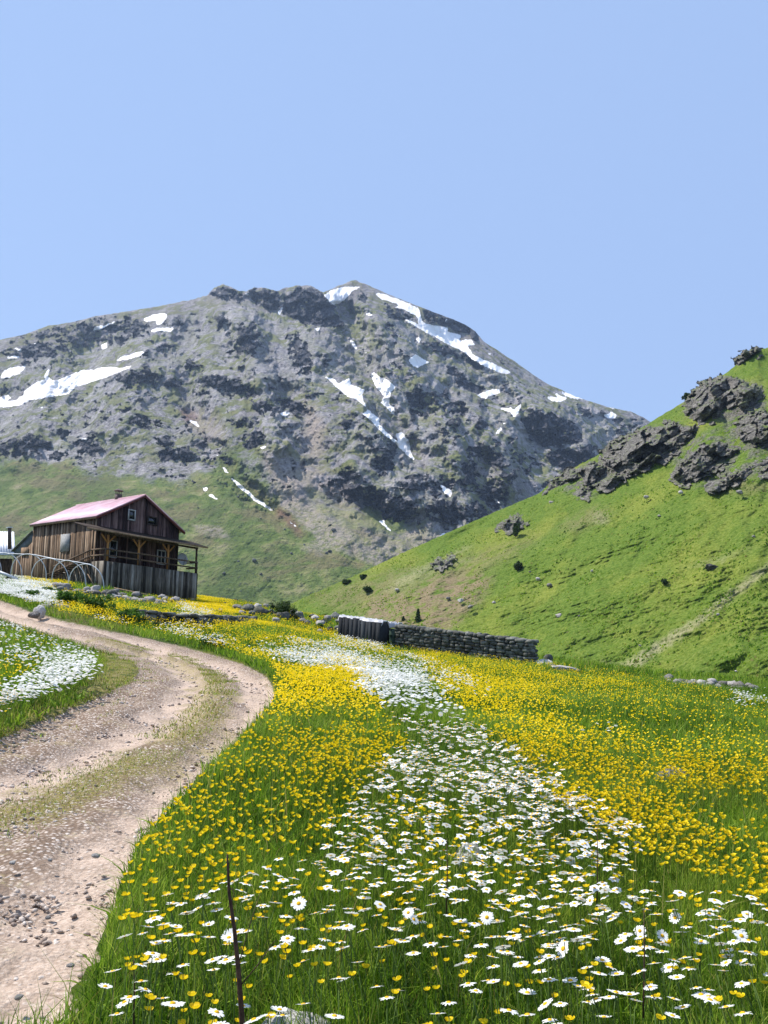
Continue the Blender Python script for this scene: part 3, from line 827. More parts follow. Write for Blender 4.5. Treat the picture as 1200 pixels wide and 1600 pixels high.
def roof_mat():
    t = NT('faded_red_sheet_metal', 0.42, 0.5)
    v = t.coord()
    f = t.noise(v, 1.1, 6, 0.65)
    c = t.ramp(f, [(0.3, (0.43, 0.20, 0.24)), (0.5, (0.55, 0.335, 0.38)), (0.7, (0.68, 0.49, 0.53))])
    t.color(c)
    t.bump(f, 0.15, 0.03)
    return t.m
ROOF = roof_mat()
ZINC = simple_mat('galvanised_sheet', (0.62, 0.64, 0.66), 0.45, 0.5, 0.2, 3)
TARP = simple_mat('grey_tar_paper', (0.13, 0.14, 0.135), 0.7, 0.3, 0.3, 3)
PANEL = simple_mat('pale_grey_sheet', (0.27, 0.27, 0.265), 0.8, 0.3, 0.3, 5)
DARKWOOD = simple_mat('dark_planks', (0.045, 0.033, 0.027), 0.85, 0.1, 0.4, 4)
WHITEPAINT = simple_mat('white_paint', (0.42, 0.41, 0.39), 0.5, 0.3, 0.06, 9)
IRON = simple_mat('rusty_iron', (0.10, 0.075, 0.065), 0.7, 0.4, 0.4, 7)
PIPE = simple_mat('white_plastic_pipe', (0.56, 0.57, 0.58), 0.45, 0.4, 0.1, 6)
SHEETING = simple_mat('white_plastic_sheeting', (0.42, 0.42, 0.44), 0.45, 0.4, 0.25, 3)
DISHM = simple_mat('grey_dish_paint', (0.42, 0.42, 0.41), 0.5, 0.4, 0.1, 6)
DRUM = simple_mat('dark_green_plastic', (0.04, 0.075, 0.055), 0.5, 0.4, 0.4, 5)
def glass_mat():
    t = NT('window_glass', 0.08, 0.8)
    t.color((0.012, 0.014, 0.017))
    return t.m
GLASS = glass_mat()
def stone_mat(name, a, b, c, sc=5.0, moss=0.25):
    t = NT(name, 0.92, 0.15)
    v = t.coord()
    n1, n2 = t.noise(v, sc, 7, 0.68), t.noise(v, sc * 0.28, 4)
    tone = t.attr('tone')
    f = t.math('ADD', n1, t.math('MULTIPLY', t.math('SUBTRACT', tone, 0.5), 0.35))
    col = t.ramp(f, [(0.28, a), (0.5, b), (0.72, c)])
    col = t.mix(t.math('MULTIPLY', t.rng(n2, 0.56, 0.68), moss), col, (0.12, 0.12, 0.05))
    t.color(col)
    t.bump(n1, 0.8, 0.12 / sc * 3)
    return t.m
STONE = stone_mat('grey_field_stone', (0.12, 0.108, 0.10), (0.30, 0.275, 0.255), (0.52, 0.49, 0.46))
STONE_PALE = stone_mat('pale_field_stone', (0.30, 0.28, 0.27), (0.50, 0.475, 0.45), (0.68, 0.66, 0.63))
STONE_DARK = stone_mat('dark_wall_stone', (0.045, 0.045, 0.04), (0.115, 0.115, 0.10), (0.24, 0.24, 0.21), 4.0)
def crag_mat():
    t = NT('outcrop_rock', 0.93, 0.12)
    v = t.coord()
    w = t.noise(v, 0.25, 4)
    n1 = t.noise(t.mapping(v, (0.8, 0.8, 2.2), (0, RAD(35), 0)), 0.9, 8, 0.7, 0.6)
    col = t.ramp(n1, [(0.34, (0.028, 0.026, 0.024)), (0.48, (0.10, 0.093, 0.084)), (0.6, (0.22, 0.205, 0.185)), (0.72, (0.42, 0.395, 0.36))])
    col = t.mix(t.math('MULTIPLY', t.rng(w, 0.55, 0.7), 0.35), col, (0.12, 0.125, 0.045))
    # turf holds on the flatter ledges
    geo = t.n('ShaderNodeNewGeometry')
    sep = t.n('ShaderNodeSeparateXYZ')
    t.set(sep.inputs[0], geo.outputs['True Normal'])
    ledge = t.math('MULTIPLY', t.rng(sep.outputs[2], 0.8, 0.95, 0, 0.8), t.rng(w, 0.38, 0.55))
    col = t.mix(ledge, col, t.ramp(n1, [(0.3, (0.05, 0.09, 0.01)), (0.6, (0.13, 0.18, 0.025)), (0.8, (0.22, 0.22, 0.06))]))
    t.color(col)
    t.bump(n1, 0.6, 0.8)
    return t.m
CRAG = crag_mat()

# ---------------------------------------------------------------- the wooden house
HO = np.array([-20.678, 60.0])
DG, DL = np.array([0.67, 0.742]), np.array([-0.742, 0.67])
SA, SB = -0.083, -0.03                                     # the old building leans with its slope
def LP(a, b, z):
    p = HO + a * DG + b * DL
    return np.array([p[0], p[1], z + SA * a + SB * b])
def boards(mb, frm, u0, u1, lo, hi, wmin=0.13, wmax=0.26, th=0.03, r=None):
    """vertical boards between u0 and u1; frm(u, z, off) places a point, lo/hi are heights along u"""
    r = r or np.random.default_rng(3)
    u = u0
    while u < u1 - 0.02:
        w = min(r.uniform(wmin, wmax), u1 - u)
        o = r.uniform(0, 0.025)
        g = r.uniform(0.004, 0.02)
        a, b = u, u + w - g
        l = lo(0.5 * (a + b)) + r.uniform(-0.02, 0.02)
        c = []
        for uu in (a, b):
            for oo in (0.0, th + o):
                for z in (l if True else 0, hi(uu)):
                    c.append(frm(uu, z, oo))
        mb.hexa(c, float(np.clip(r.normal(0.5, 0.3), 0.02, 0.98)))
        u += w
HBASE = 0.55
W_, L_ = 6.93, 9.9
EZ = 6.27
RA, RZ = 3.62, 8.36
def top_g(a):
    return EZ + (RZ - EZ) * (a / RA if a < RA else (W_ + 0.1 - a) / (W_ + 0.1 - RA)) - 0.1
house = empty('wooden_house', LP(0, 0, HBASE))
tag(house, 'weathered wooden plank house with faded red roof and covered porch', 'house')
HL = np.array(house.location)
def hb(mb, name, mat, parent=None, sm=False):
    return mb.build(name, mat, parent or house, sm, HL)
r3 = np.random.default_rng(31)
# walls: a dark inner shell and the boards nailed to it
m = MB()
boards(m, lambda u, z, o: LP(-o - 0.03, u, z), 0.0, L_, lambda u: HBASE, lambda u: EZ - 0.02, r=r3)
m.hexa([LP(a, b, z) for a in (-0.03, 0.1) for b in (0.0, L_) for z in (HBASE, EZ - 0.05)], 0.1)
tag(hb(m, 'wall', WOOD_SIDE), 'brown plank side wall')
m = MB()
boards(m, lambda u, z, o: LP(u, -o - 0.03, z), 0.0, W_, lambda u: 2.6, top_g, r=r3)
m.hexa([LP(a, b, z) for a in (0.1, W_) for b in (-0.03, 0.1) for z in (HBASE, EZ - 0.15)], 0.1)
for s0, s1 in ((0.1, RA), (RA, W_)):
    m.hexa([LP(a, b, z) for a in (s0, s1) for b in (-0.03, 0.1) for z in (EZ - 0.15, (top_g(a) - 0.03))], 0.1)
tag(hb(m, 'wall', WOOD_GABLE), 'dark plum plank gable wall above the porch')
m = MB()
boards(m, lambda u, z, o: LP(W_ + o, u, z), 0.1, L_, lambda u: HBASE, lambda u: EZ - 0.1, r=r3)
m.hexa([LP(a, b, z) for a in (W_ - 0.1, W_) for b in (0.1, L_) for z in (HBASE, EZ - 0.15)], 0.1)
hb(m, 'wall', WOOD_SIDE)
m = MB()
boards(m, lambda u, z, o: LP(u, L_ + o, z), 0.0, W_, lambda u: HBASE, top_g, r=r3)
m.hexa([LP(a, b, z) for a in (0.1, W_ - 0.1) for b in (L_ - 0.1, L_) for z in (HBASE, EZ - 0.15)], 0.1)
hb(m, 'wall', WOOD_SIDE)
# roof: ribbed sheet metal on both slopes
def roof_plane(a0, z0, a1, z1, b0, b1, th=0.07):
    n = 240
    bs = np.linspace(b0, b1, n)
    rib = 0.022 * np.maximum(0, np.cos((bs - b0) / 0.22 * 2 * math.pi)) ** 3
    vs = []
    for k, b in enumerate(bs):
        for (a, z) in ((a0, z0), (a1, z1)):
            vs.append(LP(a, b, z + rib[k]))
            vs.append(LP(a, b, z - th))
    i = np.arange(n - 1) * 4
    q = np.concatenate([np.stack([i, i + 4, i + 6, i + 2], 1), np.stack([i + 1, i + 3, i + 7, i + 5], 1), np.stack([i, i + 1, i + 5, i + 4], 1), np.stack([i + 2, i + 6, i + 7, i + 3], 1)])
    e = (n - 1) * 4
    q = np.concatenate([q, [[0, 2, 3, 1], [e, e + 1, e + 3, e + 2]]])
    return vs, q
m = MB()
sl = (RZ - EZ) / RA
v, q = roof_plane(RA + 0.04, RZ + 0.06, -0.28, EZ + 0.06 - 0.28 * sl, -0.32, L_ + 0.25)
m.add(v, q)
v, q = roof_plane(RA - 0.04, RZ + 0.075, W_ + 0.38, EZ + 0.06 - 0.30 * sl, -0.32, L_ + 0.25)
m.add(v, q)
rf = hb(m, 'roof', ROOF)
m = MB()
m.bar(LP(-0.24, -0.3, EZ - 0.2), LP(-0.24, L_ + 0.22, EZ - 0.2), 0.04, 0.2, tone=0.6)
hb(m, 'fascia', WOOD_FASCIA, rf)
m = MB()
for (a0, z0, a1, z1) in ((RA, RZ - 0.06, -0.27, EZ - 0.11 - 0.27 * sl), (RA, RZ - 0.06, W_ + 0.36, EZ - 0.11 - 0.3 * sl)):
    m.bar(LP(a0, -0.29, z0), LP(a1, -0.29, z1), 0.04, 0.16, tone=0.35)
hb(m, 'bargeboard', simple_mat('dark_red_bargeboard', (0.16, 0.045, 0.04), 0.6, 0.3, 0.3, 4), rf)
m = MB()
cz = RZ - 0.1
m.hexa([LP(a, b, z) for a in (3.55, 3.95) for b in (3.6, 4.0) for z in (cz, cz + 0.55)])
ch = hb(m, 'chimney', IRON, rf)
m = MB()
for a, b in ((3.6, 3.65), (3.9, 3.65), (3.6, 3.95), (3.9, 3.95)):
    m.bar(LP(a, b, cz + 0.55), LP(a, b, cz + 0.78), 0.04, 0.04, (1, 0, 0))
m.hexa([LP(a, b, z) for a in (3.48, 4.02) for b in (3.53, 4.07) for z in (cz + 0.78, cz + 0.84)])
m.add([LP(3.48, 3.53, cz + 0.845), LP(4.02, 3.53, cz + 0.845), LP(4.02, 4.07, cz + 0.845), LP(3.48, 4.07, cz + 0.845), LP(3.75, 3.8, cz + 1.0)], (), [[0, 1, 4], [1, 2, 4], [2, 3, 4], [3, 0, 4]])
hb(m, 'chimney_cap', IRON, rf)
# windows: frame of four pieces and a pane
def window(a0, a1, z0, z1, off, frame_mat, fw=0.08, label=None, mullion=False):
    m = MB()
    d0, d1 = -off, -off - 0.06
    for (x0, x1, y0, y1) in ((a0, a0 + fw, z0, z1), (a1 - fw, a1, z0, z1), (a0 + fw, a1 - fw, z0, z0 + fw), (a0 + fw, a1 - fw, z1 - fw, z1)):
        m.hexa([LP(x, b, z) for x in (x0, x1) for b in (d1, d0) for z in (y0, y1)])
    if mullion:
        c = 0.5 * (a0 + a1)
        m.hexa([LP(x, b, z) for x in (c - 0.025, c + 0.025) for b in (d1 + 0.005, d0) for z in (z0 + fw, z1 - fw)])
    w = hb(m, 'window', frame_mat)
    m = MB()
    m.hexa([LP(x, b, z) for x in (a0 + fw, a1 - fw) for b in (d1 + 0.03, d0) for z in (z0 + fw, z1 - fw)])
    hb(m, 'pane', GLASS, w)
    if label: tag(w, label)
window(2.35, 2.98, 6.30, 7.12, 0.08, WHITEPAINT, 0.09, 'small white framed gable window')
window(3.98, 4.88, 6.22, 6.88, 0.08, DARKWOOD, 0.1, 'dark framed gable window')
window(5.0, 5.75, 3.35, 4.45, 0.08, WHITEPAINT, 0.08, 'white framed window under the porch', True)
window(1.0, 1.6, 3.35, 4.6, 0.08, WHITEPAINT, 0.05, 'white framed window at the porch end')
m = MB()
m.hexa([LP(a, b, z) for a in (2.5, 3.4) for b in (-0.12, -0.07) for z in (2.95, 4.75)], 0.2)
dr = hb(m, 'door', DARKWOOD)
m = MB()
m.bar(LP(3.28, -0.13, 3.8), LP(3.28, -0.2, 3.8), 0.05, 0.05)
hb(m, 'handle', IRON, dr)
# sheet panel and patch on the side wall
m = MB()
m.hexa([LP(a, b, z) for a in (-0.115, -0.09) for b in (3.75, 5.15) for z in (3.78, 5.12)])
tag(hb(m, 'panel', PANEL), 'pale grey sheet nailed over a side opening')
# lean-to at the far end
LT = 3.3
def lt_top(u):
    return 5.55 - (u - L_) * 0.42
m = MB()
boards(m, lambda u, z, o: LP(-o + 0.02, u, z), L_ + 0.05, L_ + LT, lambda u: HBASE, lambda u: lt_top(u) - 0.75, r=r3)
boards(m, lambda u, z, o: LP(u, L_ + LT + o, z), 0.1, 5.0, lambda u: HBASE, lambda u: lt_top(L_ + LT) - 0.05, r=r3)
lean = hb(m, 'lean_to', WOOD_SIDE)
m = MB()
m.hexa([LP(a, b, z) for a in (0.0, 0.04) for b in (L_ + 0.05, L_ + LT) for z in ((lt_top(b) - 0.78), lt_top(b) + 0.1)])
hb(m, 'side_sheet', TARP, lean)
m = MB()
m.hexa([LP(a, b, z) for a in (-0.15, 5.1) for b in (L_ + 0.03, L_ + LT + 0.3) for z in (lt_top(b) + 0.11, lt_top(b) + 0.18)])
hb(m, 'lean_to_roof', TARP, lean)
m = MB()
m.hexa([LP(a, b, z) for a in (-0.07, -0.05) for b in (L_ + 0.6, L_ + 1.9) for z in (3.75, 4.4)])
hb(m, 'patch', WOOD_FASCIA, lean)
# porch
PB = -1.62
A0, A1 = -0.2, 7.7
SK = 2.90
m = MB()
m.hexa([LP(a, b, z) for a in (A0, A1) for b in (PB, -0.1) for z in (SK - 0.12, SK)], 0.4)
hb(m, 'porch_deck', WOOD_RAIL)
m = MB()
boards(m, lambda u, z, o: LP(u, PB - o, z), A0, A1, lambda u: HBASE - 0.1, lambda u: SK - 0.02, 0.14, 0.24, r=r3)
boards(m, lambda u, z, o: LP(A0 - o, u, z), PB, 4.2, lambda u: HBASE - 0.1, lambda u: SK - 0.02 - max(0, u) * 0.16, 0.14, 0.24, r=r3)
boards(m, lambda u, z, o: LP(A1 + o, u, z), PB, -0.1, lambda u: HBASE - 0.2, lambda u: SK - 0.02, 0.14, 0.24, r=r3)
tag(hb(m, 'porch_skirt', WOOD_GREY), 'silvery grey boards closing in the porch base')
m = MB()
m.hexa([LP(a, b, z) for a in (-1.85, 8.2) for b in (PB - 0.45, -0.09) for z in ((4.93 if b < -1 else 5.42), (5.0 if b < -1 else 5.49))], 0.5)
pr = hb(m, 'porch_roof', DARKWOOD)
m = MB()
m.bar(LP(-1.87, PB - 0.47, 4.94), LP(8.22, PB - 0.47, 4.94), 0.035, 0.13, tone=0.55)
hb(m, 'fascia', WOOD_FASCIA, pr)
m = MB()
m.bar(LP(A0, PB + 0.1, 4.84), LP(A1, PB + 0.1, 4.84), 0.1, 0.14, tone=0.3)
hb(m, 'porch_beam', WOOD_RAIL)
for k, a in enumerate((0.05, 2.55, 5.05, 7.6)):
    m = MB()
    last = k == 3
    m.bar(LP(a, PB + 0.1, SK), LP(a, PB + 0.1, 4.77), 0.13, 0.13, (1, 0, 0), tone=0.3 if last else 0.55)
    post = hb(m, 'post', WOOD_RAIL if last else WOOD_POST)
    if not last:
        for s in (-1, 1):
            m = MB()
            m.bar(LP(a + 0.05 * s, PB + 0.1, 4.22), LP(a + 0.52 * s, PB + 0.1, 4.76), 0.09, 0.09, (1, 0, 0), tone=0.5)
            hb(m, 'brace', WOOD_POST, post)
for z in (3.3, 3.74):
    m = MB()
    m.bar(LP(A0, PB + 0.02, z), LP(A1, PB + 0.02, z), 0.05, 0.11, tone=0.45)
    hb(m, 'rail', WOOD_RAIL)
    m = MB()
    m.bar(LP(A1, PB + 0.02, z), LP(A1, -0.1, z), 0.05, 0.11, tone=0.45)
    hb(m, 'rail', WOOD_RAIL)
    m = MB()
    m.bar(LP(A0 - 0.03, PB, z), LP(A0 - 0.03, 0.2, z), 0.05, 0.11, tone=0.6)
    m.bar(LP(A0 - 0.03, 0.2, z), LP(A0 - 0.03, 5.8, z - 1.05), 0.05, 0.11, tone=0.5)
    hb(m, 'stair_rail', WOOD_RAIL)
for a in (A0, 2.55, 5.05, 7.6):
    m = MB()
    m.bar(LP(a, PB - 0.04, SK - 0.02), LP(a, PB - 0.04, 3.72), 0.09, 0.07, (1, 0, 0), tone=0.4)
    hb(m, 'baluster', WOOD_RAIL)
m = MB()
for k in range(9):
    b0 = 0.2 + k * 0.62
    z = SK - 0.05 - k * 0.115
    m.hexa([LP(a, b, zz) for a in (-1.05, -0.24) for b in (b0, b0 + 0.56) for zz in (z - 0.06, z)], 0.4)
hb(m, 'ramp', WOOD_RAIL)
# satellite dish at the porch end
m = MB()
dc = LP(7.15, -0.12, 4.0) + np.array([0.15, 0, 0])
nrm = np.array([0.62, -0.72, 0.30]); nrm /= np.linalg.norm(nrm)
s = np.cross(nrm, (0, 0, 1)); s /= np.linalg.norm(s); u = np.cross(s, nrm)
vs, K = [], 28
for rr, dd in ((0.0, -0.1), (0.2, -0.085), (0.36, -0.05), (0.5, 0.0), (0.5, -0.02), (0.3, -0.09), (0.0, -0.13)):
    for j in range(K):
        a = 2 * math.pi * j / K
        vs.append(dc + nrm * dd + (s * math.cos(a) * 0.86 + u * math.sin(a)) * max(rr, 0.01))
q = [[i * K + j, i * K + (j + 1) % K, (i + 1) * K + (j + 1) % K, (i + 1) * K + j] for i in range(6) for j in range(K)]
m.add(vs, q)
dish = hb(m, 'satellite_dish', DISHM, sm=True)
m = MB()
m.bar(dc - nrm * 0.1, LP(W_ - 0.02, -0.08, 3.8), 0.05, 0.05)
m.bar(dc - u * 0.5, dc + nrm * 0.45, 0.025, 0.025)
hb(m, 'dish_arm', IRON, dish)

# ---------------------------------------------------------------- neighbouring shed with bright sheet roof
shed = empty('metal_roof_shed', at(-8, 905, 76))
tag(shed, 'low shed with bright corrugated metal roof behind the wooden house', 'shed')
SO = np.array(shed.location)
def sbuild(m, name, mat, parent=None):
    return m.build(name, mat, parent or shed, False, SO)
p00, p10, p01, p11 = at(-70, 868, 74), at(24, 866, 75), at(-66, 829, 78.5), at(22, 831, 79.5)
n = 160
vs = []
for i, tt in enumerate(np.linspace(0, 1, n)):
    for e0, e1 in ((p00, p10), (p01, p11)):
        p = e0 * (1 - tt) + e1 * tt
        rib = 0.05 * abs(math.sin(tt * math.pi * 22)) ** 3
        vs.append(p + np.array([0, -0.4, 0.9]) * rib)
        vs.append(p + np.array([0, 0.05, -0.09]))
i = np.arange(n - 1) * 4
q = np.concatenate([np.stack([i, i + 4, i + 6, i + 2], 1), np.stack([i + 1, i + 3, i + 7, i + 5], 1), np.stack([i, i + 1, i + 5, i + 4], 1), np.stack([i + 2, i + 6, i + 7, i + 3], 1)])
m = MB()
m.add(vs, q)
sroof = sbuild(m, 'roof', ZINC)
m = MB()
f0, f1, k0, k1 = at(-64, 868, 74.6), at(20, 867, 75.4), at(-64, 850, 82), at(20, 850, 82)
zl = SO[2] - 0.4
m.hexa([np.array([p[0], p[1], z]) for p in (f0, k0, f1, k1) for z in (zl, f0[2] - 0.15)], 0.3)
sbuild(m, 'wall', WOOD_SIDE)
m = MB()
m.tube([at(15, 858, 75.3), at(15, 832, 75.3), at(15, 825, 75.3)], 0.16, 12)
pipe = sbuild(m, 'stovepipe', IRON, sroof)
m = MB()
m.tube([at(15, 825, 75.3), at(15, 823.6, 75.3)], 0.27, 14)
sbuild(m, 'pipe_cap', ZINC, sroof)

# ---------------------------------------------------------------- polytunnel frame without its cover
FEET = [((162, 922), (107, 914), 54.0), ((134, 918), (81, 906), 55.2), ((107, 913), (49, 902), 56.4), ((72, 904), (17, 896), 57.8), ((34, 902), (-20, 893), 59.0), ((2, 898), (-52, 889), 60.2)]
hoopf = None
tops = []
for (rf_, lf_, Y) in FEET:
    A, B = at(*rf_, Y), at(*lf_, Y + 1.0)
    if hoopf is None:
        hoopf = empty('polytunnel_frame', A)
        tag(hoopf, 'bare white hoops of a polytunnel frame beside the wooden house', 'polytunnel')
        HF = np.array(hoopf.location)
    pts = []
    for k in range(25):
        a = math.pi * k / 24
        p = A * (0.5 + 0.5 * math.cos(a)) + B * (0.5 - 0.5 * math.cos(a))
        p = p + np.array([0, 0, 1.52 * math.sin(a) ** 0.85])
        pts.append(p)
    pts = [A - np.array([0, 0, 0.2])] + pts + [B - np.array([0, 0, 0.2])]
    tops.append(pts[11])
    m = MB()
    m.tube(pts, 0.033, 8)
    m.build('hoop', PIPE, hoopf, True, HF)
m = MB()
m.tube([t + np.array([0, 0, 0.05]) for t in tops], 0.035, 8)
m.build('ridge_pipe', PIPE, hoopf, True, HF)
def lone_pole(p, q, r, name, label, mat, cat='pole'):
    m = MB()
    m.tube([p, (p + q) / 2 + np.array([0, 0, 0.01]), q], r, 8)
    return tag(m.build(name, mat, None, True, np.asarray(p)), label, cat)
lone_pole(at(150, 921, 55), at(137, 897, 55.4), 0.03, 'leaning_pole', 'thin brown pole leaning inside the polytunnel hoops', WOOD_FASCIA)
lone_pole(at(-6, 892, 50), at(27, 905, 50), 0.09, 'fallen_pole', 'pale thick pole lying beside the hoop frame', PIPE)
lone_pole(at(178, 919, 55.6), at(268, 938, 56.8), 0.06, 'fallen_pole', 'long pale pole lying along the foot of the porch boards', WOOD_FASCIA)

# ---------------------------------------------------------------- stones
ROCKS = {}
def rock_mesh(seed, sub, mat, flat):
    key = (seed, sub, mat.name, flat)
    if key not in ROCKS:
        v, f = rock_verts(seed, sub, 0.28, flat)
        ROCKS[key] = np_mesh('boulder', v, f, [mat], {'tone': np.full(len(v), (seed * 37 % 100) / 100)}, smooth_shade=False)
    return ROCKS[key]
def put_rock(name, p, size, seed, mat, label, cat, group=None, sub=3, flat=0.7, rz=None, sink=0.25, sx=1.0):
    o = link(name, rock_mesh(seed % 14, sub, mat, flat))
    o.location = (p[0], p[1], p[2] + size * flat * (1 - sink) * 0.6)
    o.scale = (size * sx, size, size)
    o.rotation_euler = (random.uniform(-.2, .2), random.uniform(-.2, .2), random.uniform(0, 6.28) if rz is None else rz)
    return tag(o, label, cat, group)
def ground_at_px(px, py):
    return on_ground(np.array([float(px)]), np.array([float(py)]))[0]
def gpt(px, py, Y):
    """ground height under the point seen at this pixel and distance"""
    G = ground_at_px(px, py)
    if not np.isnan(G[0]) and abs(G[1] - Y) < 40:
        return G
    P = at(px, py, Y)
    return np.array([P[0], P[1], float(ground_z(P[0], P[1]))])

rr = np.random.default_rng(5)
# tumbled row of stones below the house
row = [(88, 926), (105, 928), (125, 930), (150, 935), (180, 938), (215, 942), (250, 946), (288, 948)]
for k in range(78):
    t = rr.uniform(0, 1) ** 0.9
    px = 88 + t * 205
    py = np.interp(px, [a for a, b in row], [b for a, b in row]) + rr.uniform(-5, 3)
    P = gpt(px, py, np.interp(px, [88, 290], [52.5, 55.5]) + rr.uniform(-0.5, 0.9))
    P[2] += rr.uniform(-0.05, 0.25)
    put_rock('stone', P, rr.uniform(0.14, 0.36), k, STONE if rr.random() < 0.6 else STONE_DARK, 'grey stone in the tumbled row at the foot of the house', 'stone', 'stones of the tumbled row below the house', 2, 0.65)
# boulders along the brow between the house and the long wall
BLD = [(368,938,.5),(380,936,.5),(394,938,.6),(372,952,.8),(388,957,1.1),(402,950,.7),(408,960,1.0),(415,948,.55),(352,945,.5),(345,932,.35),(424,957,.5),(435,962,.7),(442,966,.9),(430,972,.6),(452,964,.55),(460,958,.6),(466,966,.9),(473,972,.6),
       (480,975,.5),(492,968,.6),(487,964,.45),(500,978,.7),(506,972,.5),(512,968,.6),(521,966,1.0),(528,972,.5),(536,968,.5),(545,972,.45),(515,985,.5),(500,988,.4),(528,985,.6),(552,972,.45),(565,974,.4),(580,976,.4),(461,985,.4),(300,938,.35),(327,946,.3)]
for k, (px, py, s) in enumerate(BLD):
    P = gpt(px, py + 4, 50)
    P[2] += 0.16
    put_rock('boulder', P, s * 0.5 * min(1, P[1] / 52), k + 3, STONE if k % 2 else STONE_DARK, 'grey boulder in the line along the meadow brow behind the flowers', 'boulder', 'boulders along the meadow brow', 3, 0.7)
# low dark retaining wall left of the boulders and the long dry-stone wall
def stone_wall(name, pts, h0, h1, th, label, seed, size=(0.22, 0.5), taper=0.5):
    """courses of separate rough stones between points (px, py, Y) on the ground"""
    P = np.array([gpt(*p) for p in pts])
    L = np.concatenate([[0], np.cumsum(np.linalg.norm(np.diff(P[:, :2], axis=0), axis=1))])
    r = np.random.default_rng(seed)
    m = MB()
    z = 0.0
    def pos(s):
        return np.array([np.interp(s, L, P[:, i]) for i in range(3)])
    dirv = (P[-1] - P[0]) / np.linalg.norm(P[-1] - P[0])
    nr = np.array([dirv[1], -dirv[0], 0])
    hmax = max(h0, h1)
    while z < hmax:
        ch = r.uniform(0.12, 0.24)
        s = 0.0
        while s < L[-1]:
            w = r.uniform(*size)
            hh = h0 + (h1 - h0) * s / L[-1]
            if z < hh - 0.1 + 0.09 * math.sin(s * 1.7 + z) * r.uniform(0, 1):
                for side in (-1, 1):
                    v, f = rock_verts(int(r.integers(0, 60)), 2, 0.12, 1.0, 5)
                    v = np.sign(v) * np.abs(v) ** 0.62                   # squared-off building stone
                    c = pos(min(s + w / 2, L[-1])) + nr * side * th * 0.5 + np.array([0, 0, z + ch * 0.5 - 0.05 + r.uniform(-0.025, 0.025)])
                    q = v[:, 0:1] * dirv * w * 0.55 + v[:, 1:2] * nr * th * 0.42 + v[:, 2:3] * np.array([0, 0, ch * r.uniform(0.5, 0.66)])
                    m.add(q + c + nr * r.uniform(-0.03, 0.03), (), f, float(r.uniform(0.1, 0.9)))
            s += w
        z += ch * 0.93
    for k in range(len(P) - 1):
        c = []
        for e in (P[k], P[k + 1]):
            for sd in (-1, 1):
                hh = h0 if k == 0 and e is P[k] else h1
                for zz in (-0.2, min(h0, h1) * 0.84):
                    c.append(e + nr * sd * th * 0.4 + np.array([0, 0, zz]))
        m.hexa(c, 0.05)
    return tag(m.build(name, STONE_DARK, None, False, P[0]), label, 'wall')
stone_wall('dry_stone_wall', [(621, 1013, 43.6), (832, 1040, 41.5)], 1.36, 1.3, 0.5, 'long dark dry stone wall across the far edge of the meadow', 77, (0.16, 0.55))
stone_wall('low_stone_wall', [(216, 974, 40), (262, 978, 40), (300, 981, 40), (352, 979, 40), (392, 977, 40)], 0.5, 0.48, 0.35, 'low dark stone wall in the grass below the house', 78, (0.3, 0.7))
# the stack beside the wall, under plastic
sA, sB = gpt(534, 1002, 44.8), gpt(600, 1012, 44.0)
stack = empty('covered_stack', sA)
tag(stack, 'stack of dark upright slabs under white plastic at the left end of the stone wall', 'stack')
SK0 = np.array(stack.location)
dv = (sB - sA); Ls = np.linalg.norm(dv[:2]); dv = dv / Ls
nv = np.array([dv[1], -dv[0], 0])
m = MB()
s = 0.0
while s < Ls:
    w = rr.uniform(0.14, 0.34)
    o = rr.uniform(-0.03, 0.03)
    h = 1.36 + rr.uniform(-0.09, 0.06)
    lean = rr.uniform(-0.03, 0.03)
    m.hexa([sA + dv * (s + e * (w - 0.015) + lean * (z > 0.5)) + nv * (d + o) + np.array([0, 0, z]) for e in (0, 1) for d in (-0.45, 0.45) for z in (-0.2, h)], float(rr.uniform(0, 1)))
    s += w
m.build('slab_row', wood_mat('dark_slate_slabs', (0.018, 0.02, 0.024), (0.035, 0.04, 0.046), (0.07, 0.077, 0.085)), stack, False, SK0)
def crumpled(c0, c1, wd, z, seed, nx=34, ny=12, amp=0.12):
    d = c1 - c0
    gx, gy = np.meshgrid(np.linspace(0, 1, nx), np.linspace(-1, 1, ny), indexing='ij')
    top = c0 + gx[..., None] * d + gy[..., None] * nv * wd
    bump = amp * ridged(gx * 6 + seed, gy * 2.2, 300 + seed, 3) + amp * 0.6 * fbm(gx * 14 + seed, gy * 5, 310, 3)
    top[..., 2] += z + bump - 0.25 * np.abs(gy) ** 4 + 0.02
    bot = top.copy()
    bot[..., 2] -= 0.05
    V = np.concatenate([top.reshape(-1, 3), bot.reshape(-1, 3)])
    f = grid_faces(nx, ny)
    n_ = nx * ny
    e = [[i * ny, (i + 1) * ny, (i + 1) * ny + n_, i * ny + n_] for i in range(nx - 1)] + [[(i + 1) * ny - 1, (i + 1) * ny - 1 + n_, (i + 2) * ny - 1 + n_, (i + 2) * ny - 1] for i in range(nx - 1)]
    e += [[j, j + n_, j + 1 + n_, j + 1] for j in range(ny - 1)] + [[(nx - 1) * ny + j, (nx - 1) * ny + j + 1, (nx - 1) * ny + j + 1 + n_, (nx - 1) * ny + j + n_] for j in range(ny - 1)]
    return V, np.concatenate([f, f[:, ::-1] + n_, e])
m = MB()
V, q = crumpled(sA - dv * 0.05, sA + dv * Ls * 1.02, 0.42, 1.36, 1, amp=0.1)
m.add(V, q)
m.build('plastic_cover', SHEETING, stack, True, SK0)
